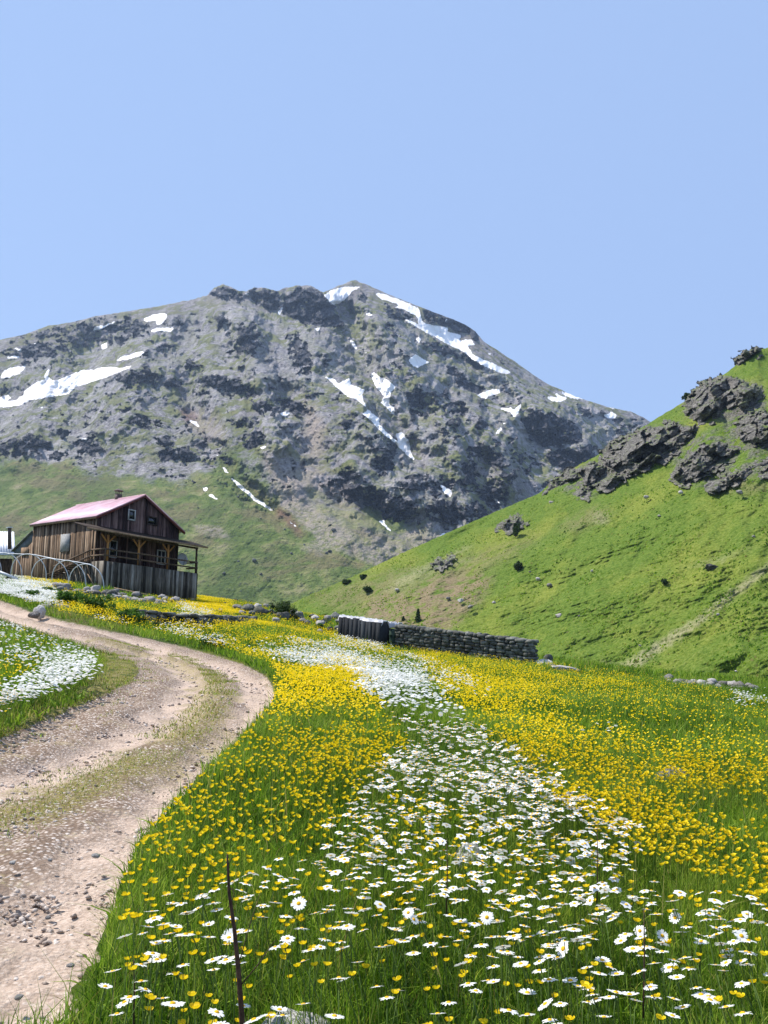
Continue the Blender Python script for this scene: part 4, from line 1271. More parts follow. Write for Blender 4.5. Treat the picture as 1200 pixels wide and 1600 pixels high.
for k, (px, py, Yb, h) in enumerate(((603, 1009, 43.75, 1.3), (614, 1011, 43.6, 1.05))):
    B = gpt(px, py, Yb)
    m = MB()
    prof = [(0, .21), (.03, .23), (.3 * h, .245), (.32 * h, .255), (.35 * h, .245), (.65 * h, .245), (.67 * h, .255), (.7 * h, .245), (h - .03, .23), (h, .2)]
    m.tube([B + np.array([0, 0, z - 0.05]) for z, _ in prof], [x for _, x in prof], 20)
    d = m.build('drum', DRUM, None, True, B)
    tag(d, ('taller' if k == 0 else 'shorter') + ' dark green drum between the covered stack and the stone wall', 'drum')
m = MB()
V, q = crumpled(gpt(598, 1010, 44.3), gpt(625, 1012, 44.0), 0.36, 1.25, 5, 16, 10, 0.14)
m.add(V, q)
tag(m.build('plastic_bundle', SHEETING, None, True, gpt(598, 1010, 44.3)), 'crumpled bundle of white plastic on the dark drums', 'plastic sheet')
# pale stones at the wall's end, rubble bank at the right edge of the meadow
put_rock('boulder', gpt(846, 1042, 41.2), 0.5, 2, STONE_PALE, 'pale flat boulder against the right end of the stone wall', 'boulder', None, 3, 0.6, sx=1.2)
put_rock('boulder', gpt(856, 1036, 41.6), 0.3, 9, STONE_DARK, 'dark upright boulder behind the pale one at the wall end', 'boulder', None, 3, 1.2)
put_rock('boulder', gpt(860, 1046, 40.6), 0.3, 4, STONE_DARK, 'small dark boulder between two pale ones at the wall end', 'boulder', None, 3, 0.6)
put_rock('boulder', gpt(884, 1051, 39.8), 0.4, 5, STONE, 'long grey boulder lying right of the stone wall', 'boulder', None, 3, 0.42, 0.1, sx=1.7)
for k in range(46):
    t = rr.uniform(0, 1)
    px = 1040 + 140 * t
    py = 1069 + 13 * t + rr.uniform(-5, 2)
    P = gpt(px, py, 27.5 + 4 * (1 - t) + rr.uniform(-.5, .5))
    P[2] += rr.uniform(-0.05, 0.14)
    put_rock('stone', P, rr.uniform(0.1, 0.26), k + 5, STONE, 'brownish stone in the rubble bank at the meadow edge under the hill', 'stone', 'stones of the rubble bank', 2, 0.65)
# stones in the meadow and by the road
put_rock('boulder', ground_at_px(1050, 1228), 0.17, 6, STONE, 'grey boulder alone among the buttercups', 'boulder', None, 3, 0.8, sx=1.15)
put_rock('boulder', ground_at_px(735, 1368) + np.array([0, 0, .05]), 0.085, 7, STONE_PALE, 'bluish white rock hidden among the daisies', 'boulder', None, 3, 0.85, sx=1.3)
put_rock('boulder', ground_at_px(458, 1640), 0.088, 8, STONE_PALE, 'pale rounded rock beside the dead stalk in the nearest grass', 'boulder', None, 3, 0.8, sx=1.4)
put_rock('boulder', ground_at_px(62, 962), 0.19, 10, STONE_PALE, 'white pointed rock standing by the far side of the road', 'boulder', None, 3, 1.25, 0.4)
put_rock('boulder', ground_at_px(53, 963), 0.2, 11, STONE, 'grey slanted rock leaning on the white pointed one', 'boulder', None, 3, 0.6, 0.4)
put_rock('boulder', ground_at_px(74, 952), 0.25, 12, STONE, 'brownish flat rock behind the white pointed one', 'boulder', None, 3, 0.5, 0.4)
put_rock('boulder', ground_at_px(98, 952), 0.32, 3, STONE_PALE, 'pale grey rock half hidden in green weeds by the road', 'boulder', None, 3, 0.5, 0.4)
put_rock('boulder', ground_at_px(95, 925), 0.55, 1, STONE, 'pinkish grey boulder at the left end of the tumbled row', 'boulder', None, 3, 0.7, 0.2)
for k, (px, py, s) in enumerate([(k_[0],k_[1],k_[2]*0.5) for k_ in [(205,1395,.035),(78,1345,.03),(20,1350,.04),(75,1435,.03),(200,1180,.03),(290,1205,.03),(110,1510,.03),(150,1340,.05),(240,1240,.025),(30,1560,.03),(160,1050,.04),(330,1090,.03)]]):
    put_rock('stone', ground_at_px(px, py), s, k, STONE_DARK if k % 4 == 0 else STONE_PALE, 'fist sized loose stone lying on the gravel of the road', 'stone', 'loose stones on the road', 2, 0.6)

# ---------------------------------------------------------------- rock outcrops on the hill
def outcrop(poly, label, lift=0.9, seed=0, strata=34):
    mx, my = sum(p[0] for p in poly) / len(poly), sum(p[1] for p in poly) / len(poly)
    poly = [(mx + (x - mx) * 1.13, my + (y - my) * 1.13) for x, y in poly]
    x0, x1 = min(p[0] for p in poly) - 8, max(p[0] for p in poly) + 8
    y0, y1 = min(p[1] for p in poly) - 8, max(p[1] for p in poly) + 8
    st = max(1.1, math.sqrt((x1 - x0) * (y1 - y0) / 14000))
    xs, ys = np.arange(x0, x1, st), np.arange(y0, y1, st)
    gx, gy = np.meshgrid(xs, ys)
    wx = gx + 11 * fbm(gx / 16, gy / 12, 400 + seed, 5, 0.62)
    wy = gy + 9 * fbm(gx / 16 + 9, gy / 12, 410 + seed, 5, 0.62)
    inner = sample(raster([(poly, 1.0)], 4), wx, wy)
    k = smooth(0.25, 0.85, inner)
    Y0, t = hill_Y(gx, gy)
    ca, sa = math.cos(RAD(strata)), math.sin(RAD(strata))
    a, b = gx * ca - gy * sa, gx * sa + gy * ca
    size = min(x1 - x0, y1 - y0)
    step = np.abs(((b / 10.0 + 0.9 * fbm(a / 30, b / 30, 420 + seed, 3)) % 1.0) - 0.5)
    # lower edge of the rock in every column: from there the face rises almost upright
    pin = in_poly(gx, gy, poly)
    yb = np.where(pin.any(0), np.where(pin, gy, -1e9).max(0), np.nan)
    good = ~np.isnan(yb)
    yb = np.interp(xs, xs[good], yb[good])
    yb = np.convolve(np.pad(yb, 6, 'edge'), np.ones(13) / 13, 'valid')
    up = np.clip(yb[None, :] - gy, 0, None)
    d = k * (2.0 * lift * np.minimum(up, 26) + 0.9 * lift * np.maximum(up - 26, 0) + 22 * facets(a / 34, b / 17, 60 + seed, 1.5) + 9 * facets(a / 14, b / 8, 80 + seed, 1.4)
             + 6 * fbm(gx / 24, gy / 19, 430 + seed, 3) + 2.5 * facets(a / 6, b / 3.5, 90 + seed, 1.2)) - 3 * (1 - k)
    Yf = Y0 * (1 - d / F)
    Pf, Pb = at(gx, gy, Yf), at(gx, gy, Y0 * (1 + (2.5 + 5 * k) / F))
    ok = inner > 0.12
    nr, nc = gx.shape
    fc = grid_faces(nr, nc)
    sel = ok.ravel()[fc].all(1)
    fc = fc[sel]
    n_ = nr * nc
    # rim
    ed = {}
    for f in fc:
        for i in range(4):
            e = (f[i], f[(i + 1) % 4])
            if (e[1], e[0]) in ed: del ed[(e[1], e[0])]
            else: ed[e] = 1
    rim = np.array([[b_, a_, a_ + n_, b_ + n_] for a_, b_ in ed]) if ed else np.zeros((0, 4), int)
    F_ = np.concatenate([fc, fc[:, ::-1] + n_, rim])
    V = np.concatenate([Pf.reshape(-1, 3), Pb.reshape(-1, 3)])
    used, inv = np.unique(F_, return_inverse=True)
    V = V[used]
    o = V.mean(0)
    return tag(link('rock_outcrop', np_mesh('rock_outcrop', V - o, inv.reshape(-1, 4)[:, ::-1], [CRAG]), None, o), label, 'rock outcrop')
outcrop([(1071,634),(1082,622),(1097,604),(1118,596),(1140,592),(1160,603),(1187,610),(1170,630),(1160,645),(1133,652),(1118,666),(1095,664),(1078,650)], 'largest dark rock outcrop below the ridge of the green hill', 1.0, 0)
outcrop([(946,706),(962,693),(985,682),(1010,672),(1045,664),(1078,672),(1074,690),(1045,703),(1010,725),(985,738),(965,728),(950,720)], 'long dark outcrop slanting down the left flank of the hill', 1.0, 1)
outcrop([(905,735),(925,725),(945,730),(940,750),(922,758),(908,750)], 'small blocky outcrop just below the long slanting one', 1.0, 2)
outcrop([(868,752),(882,737),(900,735),(905,745),(880,760),(865,772),(845,778)], 'lowest dark rib of rock at the left rim of the hill', 0.8, 3)
outcrop([(935,757),(960,740),(978,745),(965,755),(945,765)], 'narrow pointed outcrop under the long slanting one', 0.8, 4)
outcrop([(900,765),(910,757),(922,770),(915,776),(903,777)], 'tiny dark outcrop at the foot of the left ribs', 0.9, 5)
outcrop([(1054,742),(1075,715),(1100,697),(1120,696),(1150,704),(1140,718),(1120,730),(1090,745),(1070,755),(1062,752)], 'rough outcrop in the middle of the upper slope', 0.9, 6)
outcrop([(1148,668),(1165,650),(1195,648),(1230,655),(1240,690),(1195,700),(1170,690),(1152,680)], 'dark outcrop reaching out of the picture under the largest one', 0.9, 7)
outcrop([(1105,762),(1125,748),(1160,735),(1195,722),(1230,720),(1225,738),(1180,745),(1150,752),(1125,765)], 'lowest ledge of rock slanting up to the right', 0.7, 8)
outcrop([(1150,566),(1160,552),(1178,547),(1190,547),(1186,554),(1168,562),(1152,574)], 'small dark outcrop on the skyline of the hill', 0.8, 9)
outcrop([(780,822),(792,811),(808,810),(823,808),(812,820),(798,830),(785,832)], 'grey outcrop low on the left rim of the hill', 0.8, 10)
outcrop([(678,884),(690,875),(705,868),(712,871),(700,880),(682,890)], 'small rock patch far down the hill slope', 0.7, 11)
outcrop([(1030,695),(1048,690),(1060,700),(1050,712),(1035,720),(1025,712)], 'pale broken ledge between the slanting and the middle outcrop', 0.5, 12)
outcrop([(1070,658),(1085,660),(1092,672),(1080,680),(1072,670)], 'little rock under the left end of the largest outcrop', 0.7, 13)
# loose rocks on the hill
HR = [(1111,889,1.6),(862,787,1.2),(840,905,1.0),(858,915,1.1),(873,963,1.3),(925,892,.6),(1038,910,.7),(1030,806,.6),(1064,770,1.0),(1155,770,1.2),(1010,777,.9),(905,962,.6),(1122,960,.7),(640,1000,.7),(828,893,.5),(1178,838,.7),(620,922,.9),(700,935,.9),(1000,1008,.5),(720,940,1.2),(735,948,1.0),(772,942,.8),(1150,1048,.5)]
for k, (px, py, s) in enumerate(HR):
    P = hill_point(px, py)
    put_rock('boulder', P + np.array([0, 0, -.2]), s * P[1] / (190 if k == 0 else 290), k, STONE_DARK if k == 0 else STONE, 'largest black boulder alone on the right of the hill' if k == 0 else 'loose grey boulder lying on the grass of the hillside', 'boulder', None if k == 0 else 'loose boulders on the hillside', 3, 0.75)
# dark boulders on the slope of the mountain
for k, (px, py, s) in enumerate([(397,877,6),(515,863,5),(509,866,4),(428,797,4),(521,830,7),(372,778,4),(408,811,3),(350,898,4),(372,878,3),(408,898,3.5),(455,866,3.5),(445,828,3),(310,795,3),(250,815,2.5),(70,735,3),(150,742,3),(560,770,4),(476,852,3),(352,756,3)]):
    P = mountain_point(px, py)
    put_rock('boulder', P, s * 0.6, k + 2, STONE_DARK, 'dark boulder on the distant green slope of the mountain', 'boulder', 'dark boulders on the mountain slope', 2, 0.8)
# ---------------------------------------------------------------- plants of the meadow
def blade_mat():
    t = NT('grass_blades', 0.6, 0.25)
    tone, dry = t.attr('tone'), t.attr('dry')
    c = t.ramp(tone, [(0.0, (0.03, 0.08, 0.006)), (0.3, (0.09, 0.195, 0.010)), (0.6, (0.21, 0.35, 0.022)), (1.0, (0.38, 0.47, 0.065))])
    d = t.ramp(tone, [(0.0, (0.17, 0.13, 0.035)), (0.5, (0.33, 0.25, 0.07)), (1.0, (0.48, 0.40, 0.17))])
    c = t.mix(dry, c, d)
    t.color(c)
    t.translucent(c, 0.5)
    return t.m
GRASS = blade_mat()
def petal_mat(name, lo, hi, tr, fac):
    t = NT(name, 0.55, 0.25)
    c = t.ramp(t.attr('tone'), [(0.0, lo), (1.0, hi)])
    t.color(c)
    t.translucent(tr, fac)
    return t.m
WHITEP = petal_mat('white_petals', (0.74, 0.75, 0.74), (0.90, 0.90, 0.88), (0.85, 0.86, 0.82), 0.3)
YELLOWP = petal_mat('yellow_petals', (0.83, 0.55, 0.005), (0.96, 0.745, 0.02), (0.96, 0.74, 0.014), 0.35)
DISC = simple_mat('daisy_disc', (0.72, 0.40, 0.02), 0.8, 0.1, 0.25, 300)
STEM = petal_mat('green_stems', (0.05, 0.10, 0.015), (0.12, 0.19, 0.03), (0.13, 0.2, 0.02), 0.2)

# densities per square metre, traced over the photograph's flower drifts and laid on the ground
DAISY_M = raster([
 ([(150,1620),(170,1470),(230,1400),(330,1370),(480,1340),(700,1330),(1000,1370),(1200,1400),(1200,1620)], 125),
 ([(480,1340),(520,1290),(760,1262),(1000,1300),(1010,1360),(900,1410),(700,1420),(520,1400)], 190),
 ([(780,1400),(1010,1370),(1200,1440),(1200,1600),(960,1620),(860,1560),(740,1500)], 340),
 ([(180,1540),(280,1520),(300,1600),(170,1620)], 200),
 ([(500,1300),(560,1232),(600,1190),(640,1150),(620,1120),(570,1062),(545,1035),(470,1026),(440,1012),(560,1020),(610,1045),(690,1075),(730,1110),(760,1150),(830,1190),(920,1230),(1010,1300),(960,1330),(800,1300),(640,1290)], 190),
 ([(560,1040),(640,1048),(690,1085),(725,1125),(735,1150),(690,1160),(640,1120),(585,1080)], 240),
 ([(590,1195),(680,1165),(770,1165),(810,1195),(850,1230),(740,1232),(600,1232)], 230),
 ([(0,975),(30,983),(90,1003),(145,1026),(152,1056),(112,1085),(50,1098),(0,1112),(0,1078),(70,1050),(80,1030),(0,1030)], 170), ([(0,965),(60,982),(90,1005),(30,1022),(0,1012)], 90),
 ([(0,912),(40,911),(85,922),(92,938),(50,936),(0,930)], 330), ([(130,968),(190,976),(198,988),(140,984)], 200), ([(255,978),(330,988),(372,1003),(330,1008),(255,990)], 110),
 ([(400,1008),(520,1008),(600,1030),(560,1042),(470,1030)], 170), ([(285,950),(325,955),(322,962),(285,958)], 180), ([(600,1020),(720,1050),(760,1070),(700,1072),(620,1040)], 60),
 ([(920,1120),(960,1122),(955,1135),(920,1132)], 60), ([(1150,1083),(1185,1088),(1180,1092),(1150,1090)], 200), ([(880,1280),(1000,1310),(1010,1330),(880,1310)], 45), ([(530,985),(600,1000),(600,1012),(530,1000)], 60)], 7)
YELLOW_M = raster([
 ([(150,1620),(180,1400),(330,1360),(1200,1390),(1200,1620)], 105),
 ([(330,1300),(480,1250),(620,1240),(1000,1330),(1000,1420),(330,1420)], 150),
 ([(165,1450),(165,1370),(190,1310),(235,1255),(300,1185),(360,1130),(400,1098),(415,1050),(560,1030),(600,1100),(628,1150),(590,1205),(520,1270),(440,1330),(330,1370)], 350),
 ([(400,1150),(440,1080),(560,1060),(610,1130),(590,1190),(480,1230),(400,1250)], 420),
 ([(210,950),(320,925),(420,962),(520,972),(560,1000),(640,1015),(600,1040),(440,1020),(430,1070),(380,1045),(280,1012),(180,985),(190,970)], 78),
 ([(640,1012),(850,1046),(1060,1072),(1200,1100),(1200,1340),(700,1062)], 85),
 ([(740,1100),(860,1130),(1000,1160),(1200,1190),(1200,1330)], 330),
 ([(640,1030),(800,1060),(900,1100),(860,1130),(740,1095)], 230),
 ([(690,1068),(790,1100),(890,1150),(1010,1230),(1200,1320),(1200,1400),(1050,1345),(950,1295),(870,1235),(790,1175),(725,1110)], 620),
 ([(980,1080),(1080,1082),(1200,1100),(1200,1150),(1050,1120)], 60), ([(930,1168),(1060,1165),(1040,1190),(960,1190)], 60), ([(1060,1240),(1200,1230),(1200,1280),(1100,1270)], 110),
 ([(100,962),(200,978),(290,998),(380,1028),(432,1062),(450,1060),(410,1020),(310,985),(200,962)], 110), ([(0,1020),(50,1020),(70,1040),(0,1062)], 130), ([(0,1000),(60,1010),(110,1000),(80,990),(0,985)], 60), ([(0,1110),(60,1095),(110,1090),(60,1120),(0,1140)], 25),
 ([(95,925),(200,945),(230,975),(180,975),(90,950)], 130), ([(0,940),(60,942),(90,960),(30,945)], 90), ([(40,898),(100,902),(110,915),(40,908)], 160), ([(310,925),(350,935),(350,960),(310,945)], 240)], 8)
def look(m, px, py):
    ok = (px > RX0 + 2) & (px < RX1 - 3) & (py > RY0 + 2) & (py < RY1 - 3)
    v = sample(m, np.clip(px, RX0 + 2, RX1 - 3), np.clip(py, RY0 + 2, RY1 - 3))
    # outside the picture the meadow goes on in the same way
    return np.where(ok, v, 0)
def scatter(y0, y1, per_m2, r, pad=1.12):
    """random ground points between two distances, a little wider than the view"""
    half = lambda y: 0.4615 * y * pad + 2.6
    area = np.trapezoid([2 * half(y) for y in np.linspace(y0, y1, 50)], np.linspace(y0, y1, 50)) if hasattr(np, 'trapezoid') else np.trapz([2 * half(y) for y in np.linspace(y0, y1, 50)], np.linspace(y0, y1, 50))
    n = int(area * per_m2)
    y = np.sqrt(r.uniform(0, 1, n) * (y1 * y1 - y0 * y0) + y0 * y0)
    x = r.uniform(-1, 1, n) * half(y)
    return x, y
def road_at(x, y, z):
    px, py, f = proj(np.stack([x, y, z], -1))
    return look(ROAD_M, px, py)
rv = np.random.default_rng(99)
def inside_house(x, y):
    dx, dy = x - HO[0], y - HO[1]
    a, b = dx * DG[0] + dy * DG[1], dx * DL[0] + dy * DL[1]
    return (a > -0.4) & (a < 7.9) & (b > -1.7) & (b < 13.2)

# ---- grass
class Soup:
    def __init__(self):
        self.v, self.f, self.tone, self.dry, self.n = [], {3: [], 4: []}, [], [], 0
    def add(self, V, faces, tone, dry=0.0):
        """V (n,k,3) copies of a small piece, faces list over k, tone (n,)"""
        n, k = V.shape[:2]
        base = self.n + np.arange(n)[:, None] * k
        for f in faces:
            self.f[len(f)].append(base + np.array(f)[None, :])
        self.v.append(V.reshape(-1, 3))
        self.tone.append(np.repeat(tone, k) if np.ndim(tone) == 1 else np.asarray(tone).ravel())
        self.dry.append(np.repeat(np.broadcast_to(dry, (n,)), k))
        self.n += n * k
    def mesh(self, name, mats):
        fl = [np.concatenate(self.f[k]) for k in (3, 4) if self.f[k]]
        return np_mesh(name, np.concatenate(self.v), fl, mats, {'tone': np.concatenate(self.tone), 'dry': np.concatenate(self.dry)})
def blades(S, x, y, h, w, r, segs, tone, dry=0.0, lean=0.35):
    n = len(x)
    z = ground_z(x, y) - 0.01
    az, rot = r.uniform(0, 2 * np.pi, n), r.uniform(0, 2 * np.pi, n)
    ln = np.abs(r.normal(0, lean, n)) + 0.05
    dx, dy = np.cos(az) * ln * h, np.sin(az) * ln * h
    sx, sy = np.cos(rot), np.sin(rot)
    rows = []
    levels = np.linspace(0, 1, segs + 1)
    for t in levels[:-1]:
        ww = w * (1 - t) ** 0.6
        cx, cy, cz = x + dx * t * t, y + dy * t * t, z + h * (t - 0.18 * ln * t * t)
        rows.append(np.stack([cx - sx * ww / 2, cy - sy * ww / 2, cz], -1))
        rows.append(np.stack([cx + sx * ww / 2, cy + sy * ww / 2, cz], -1))
    rows.append(np.stack([x + dx, y + dy, z + h * (1 - 0.18 * ln)], -1))
    V = np.stack(rows, 1)
    fs = [(2 * i, 2 * i + 1, 2 * i + 3, 2 * i + 2) for i in range(segs - 1)] + [(2 * segs - 2, 2 * segs - 1, 2 * segs)]
    S.add(V, fs, tone, dry)
S = Soup()
GRASSY = []
for y0, y1, dens, hh, ww, segs in ((1.5, 4.2, 5200, 0.17, 0.0045, 3), (4.2, 8.5, 2200, 0.18, 0.0068, 2), (8.5, 17, 800, 0.20, 0.011, 2), (17, 34, 230, 0.25, 0.022, 1), (34, 82, 45, 0.32, 0.05, 1)):
    x, y = scatter(y0, y1, dens, rv)
    z = ground_z(x, y)
    clump = fbm(x * 2.2, y * 2.2, 500, 3)
    patch = fbm(x * 0.35, y * 0.35, 505, 3)
    rd = road_at(x, y, z)
    h = hh * np.clip(0.85 + 0.55 * clump + rv.normal(0, 0.22, len(x)), 0.3, 1.9)
    px, py, f = proj(np.stack([x, y, z], -1))
    vg = look(VERGE_M, px, py)
    # short at the verge of the road, nothing where the wheels run
    tx, ty, _ = proj(np.stack([x, y, z + h], -1))
    tip = look(ROAD_M, tx, ty)
    h = np.where((rd < 0.3) & (tip > 0.5), h * rv.uniform(0.35, 0.85, len(x)), h) * (1 - 0.72 * np.clip(vg, 0, 1))
    keep = (rd < 0.35) & ~inside_house(x, y) & (rv.uniform(0, 1, len(x)) > vg * 0.45)
    tone = np.clip(0.46 + 0.40 * patch + 0.40 * clump + rv.normal(0, 0.27, len(x)), 0, 1)
    dry = np.clip((rv.uniform(0, 1, len(x)) < 0.05 + 0.7 * vg) * rv.uniform(0.4, 1, len(x)), 0, 1)
    k = keep
    blades(S, x[k], y[k], h[k], ww * rv.uniform(0.7, 1.4, k.sum()), rv, segs, tone[k], dry[k], 0.55)
# broad leaves of herbs low in the near grass
for y0_, y1_, de_, hm_, wm_ in ((1.6, 5.0, 1500, 0.15, 0.016), (5.0, 11.0, 420, 0.17, 0.028)):
    x, y = scatter(y0_, y1_, de_, rv)
    z = ground_z(x, y)
    k = (road_at(x, y, z) < 0.25) & (rv.uniform(0, 1, len(x)) < 0.25 + 0.75 * smooth(-0.1, 0.25, fbm(x * 1.3, y * 1.3, 520, 3)))
    x, y = x[k], y[k]
    blades(S, x, y, rv.uniform(0.3, 1.0, len(x)) * hm_, wm_ * rv.uniform(0.5, 1.2, len(x)), rv, 3, np.clip(rv.normal(0.6, 0.22, len(x)), 0, 1), 0.0, 1.0)
# straw and seed stalks standing above the grass
x, y = scatter(1.6, 9.0, 26, rv)
k = road_at(x, y, ground_z(x, y)) < 0.25
x, y = x[k], y[k]
blades(S, x, y, rv.uniform(0.25, 0.45, len(x)), rv.uniform(0.003, 0.005, len(x)), rv, 3, rv.uniform(0.2, 1, len(x)), rv.uniform(0.2, 1, len(x)), 0.35)
# tufts on the strip between the wheel tracks and at the road's edge
for y0, y1, dens, hh, ww in ((1.6, 8, 2600, 0.022, 0.005), (8, 22, 1000, 0.034, 0.011)):
    x, y = scatter(y0, y1, dens, rv)
    z = ground_z(x, y)
    rd = road_at(x, y, z)
    ds = polyline_dist(x, y, ST)
    dt = np.minimum(polyline_dist(x, y, TA), polyline_dist(x, y, TB))
    n = fbm(x * 1.6, y * 1.6, 50, 4)
    want = smooth(0.45, 0.05, ds + 0.6 * n) * 0.8 + 0.5 * smooth(0.35, 0.8, dt + 0.5 * n) * smooth(-0.1, 0.5, fbm(x * 2.5, y * 2.5, 530, 3)) + 0.5 * smooth(0.97, 0.6, rd)
    k = (rd > 0.3) & (rv.uniform(0, 1, len(x)) < want) & (dt > 0.22)
    blades(S, x[k], y[k], hh * rv.uniform(0.4, 1.5, k.sum()), ww * rv.uniform(0.6, 1.3, k.sum()), rv, 2, np.clip(rv.normal(0.5, 0.25, k.sum()), 0, 1), np.clip(rv.normal(0.45, 0.3, k.sum()), 0, 1), 1.1)
tag(link('grass', S.mesh('grass', [GRASS])), 'tall green meadow grass with dry straw among it', 'grass', kind='stuff')

# tussocks on the hillside: rough grass that breaks up the slope and its rim
S = Soup()
n_h = 60000
ri, ci = rv.integers(0, HILL_P.shape[0] - 1, n_h), rv.integers(0, HILL_P.shape[1] - 1, n_h)
P = HILL_P[ri, ci] + (HILL_P[ri + 1, ci + 1] - HILL_P[ri, ci]) * rv.uniform(0, 1, (n_h, 1))
n0 = fbm(P[:, 0] / 14, P[:, 1] / 22, 570, 3) + 0.6 * fbm(P[:, 0] / 3, P[:, 1] / 5, 575, 2)
k = n0 > rv.uniform(-0.25, 0.9, n_h)
P, n0 = P[k], n0[k]
m_ = len(P)
hh, ww, a = rv.uniform(0.15, 0.5, m_), rv.uniform(0.18, 0.5, m_), rv.uniform(0, 2 * np.pi, m_)
dx = np.stack([np.cos(a), np.sin(a), 0 * a], -1) * ww[:, None]
lean = np.stack([rv.normal(0, .25, m_), rv.normal(0, .25, m_), np.ones(m_)], -1) * hh[:, None]
V = np.stack([P - dx - [0, 0, .1], P + dx - [0, 0, .1], P + lean + dx * .3, P + lean * 0.9 - dx * .4], 1)
S.add(V, [(0, 1, 2, 3)], np.clip(0.6 + 0.5 * fbm(P[:, 0] / 25, P[:, 1] / 40, 580, 3) + rv.normal(0, 0.22, m_), 0, 1), (rv.uniform(0, 1, m_) < 0.12) * rv.uniform(0.3, 0.9, m_))
tag(link('hill_grass', S.mesh('hill_grass', [GRASS])), 'rough grass tussocks over the green hillside', 'grass', kind='stuff')

# ---- flower pieces
def petal_ring(n, r0, r1, wid, droop, cup, r, jitter=0.12):
    """flat ray florets round a centre: returns verts and quads (+tips as tris)"""
    V, Q = [], []
    for i in range(n):
        a = 2 * math.pi * (i + r.uniform(-.25, .25)) / n
        L = r1 * (1 + r.uniform(-jitter, jitter))
        d = droop * r.uniform(0.3, 1.6)
        ca, sa = math.cos(a), math.sin(a)
        b = len(V)
        for t, wv in ((0.0, 0.55), (0.5, 1.0), (0.88, 0.85), (1.0, 0.3)):
            rad = r0 + (L - r0) * t
            zz = cup * t - d * t * t
            for s in (-1, 1):
                V.append((ca * rad - sa * s * wid * wv / 2, sa * rad + ca * s * wid * wv / 2, zz))
        for j in range(3):
            Q.append((b + 2 * j, b + 2 * j + 1, b + 2 * j + 3, b + 2 * j + 2))
    return np.array(V), np.array(Q)
def dome(r, h, k=10, rings=3):
    V, Fq, Ft = [], [], []
    for j in range(rings):
        a = math.pi / 2 * j / rings
        for i in range(k):
            t = 2 * math.pi * i / k
            V.append((r * math.cos(a) * math.cos(t), r * math.cos(a) * math.sin(t), h * math.sin(a)))
    V.append((0, 0, h))
    for j in range(rings - 1):
        for i in range(k):
            Fq.append((j * k + i, j * k + (i + 1) % k, (j + 1) * k + (i + 1) % k, (j + 1) * k + i))
    for i in range(k):
        Ft.append(((rings - 1) * k + i, (rings - 1) * k + (i + 1) % k, len(V) - 1))
    return np.array(V), np.array(Fq), np.array(Ft)
def stem_piece(h, bend, rad, r):
    az = r.uniform(0, 6.28)
    pts = [(math.cos(az) * bend * (t * t - 1), math.sin(az) * bend * (t * t - 1), h * (t - 1)) for t in np.linspace(0, 1, 5)]
    m = MB()
    m.tube(pts, np.linspace(rad * 1.3, rad, 5), 5)
    return np.concatenate(m.v), np.concatenate(m.q), np.concatenate(m.t)
def pick(y0, y1, M, cap, hmin, hmax, r, margin=0.4):
    """flower heads: position of root, head height; the density is read where the head is seen"""
    x, y = scatter(y0, y1, cap, r)
    z = ground_z(x, y)
    h = r.uniform(hmin, hmax, len(x))
    px, py, f = proj(np.stack([x, y, z + h], -1))
    wobx, woby = 26 * fbm(x * 0.5, y * 0.5, 540, 3), 12 * fbm(x * 0.5, y * 0.5, 545, 3)
    d = look(M, np.clip(px + wobx, 14, 1186), np.clip(py + woby, 400, 1606))   # the meadow goes on beside the view
    d = d * np.clip(1.0 + (1.7 - 0.9 * (y < 4.5)) * fbm(x * 0.6, y * 0.42, 550, 3) + 0.9 * fbm(x * 2.6, y * 2.2, 555, 2), np.where(y < 5, 0.3, 0.06), 2.4) * np.where(y > 12, 0.72, 1.0) * np.clip(1 + (y > 7) * 1.4 * fbm(x * 0.16, y * 0.09, 590, 3), 0.15, 1.8)
    rt = road_at(x, y, z)
    hd = look(ROAD_M, px, py)
    k = (r.uniform(0, 1, len(x)) < d / cap) & (rt < 0.25) & ((hd < 0.4) | ((hd < 0.9) & (r.uniform(0, 1, len(x)) < 0.25))) & ~inside_house(x, y)
    return x[k], y[k], z[k], h[k]

# individual ox-eye daisies: five forms, each stem, ray petals and disc
ND, NB = 300, 300
rf = np.random.default_rng(12)
DFORM = []
for i in range(6):
    pv, pq = petal_ring(int(rf.integers(15, 21)), 0.006, rf.uniform(0.020, 0.0255), 0.0068, rf.uniform(-0.001, 0.007), rf.uniform(-0.001, 0.004), rf)
    me_p = np_mesh('petals', pv, pq, [WHITEP], {'tone': np.full(len(pv), 0.3 + 0.12 * i), 'dry': np.zeros(len(pv))})
    dv_, dq, dt_ = dome(0.0075, 0.0045)
    me_d = np_mesh('disc', dv_, [dq, dt_], [DISC], {'tone': np.full(len(dv_), 0.5)}, smooth_shade=True)
    sv, sq, st_ = stem_piece(0.40, rf.uniform(0.01, 0.05), 0.0015, rf)
    sv[:, 2] -= 0.001
    me_s = np_mesh('stem', sv, [sq, st_], [STEM], {'tone': np.full(len(sv), rf.uniform(0.2, 0.8))}, smooth_shade=True)
    DFORM.append((me_p, me_d, me_s))
BFORM = []
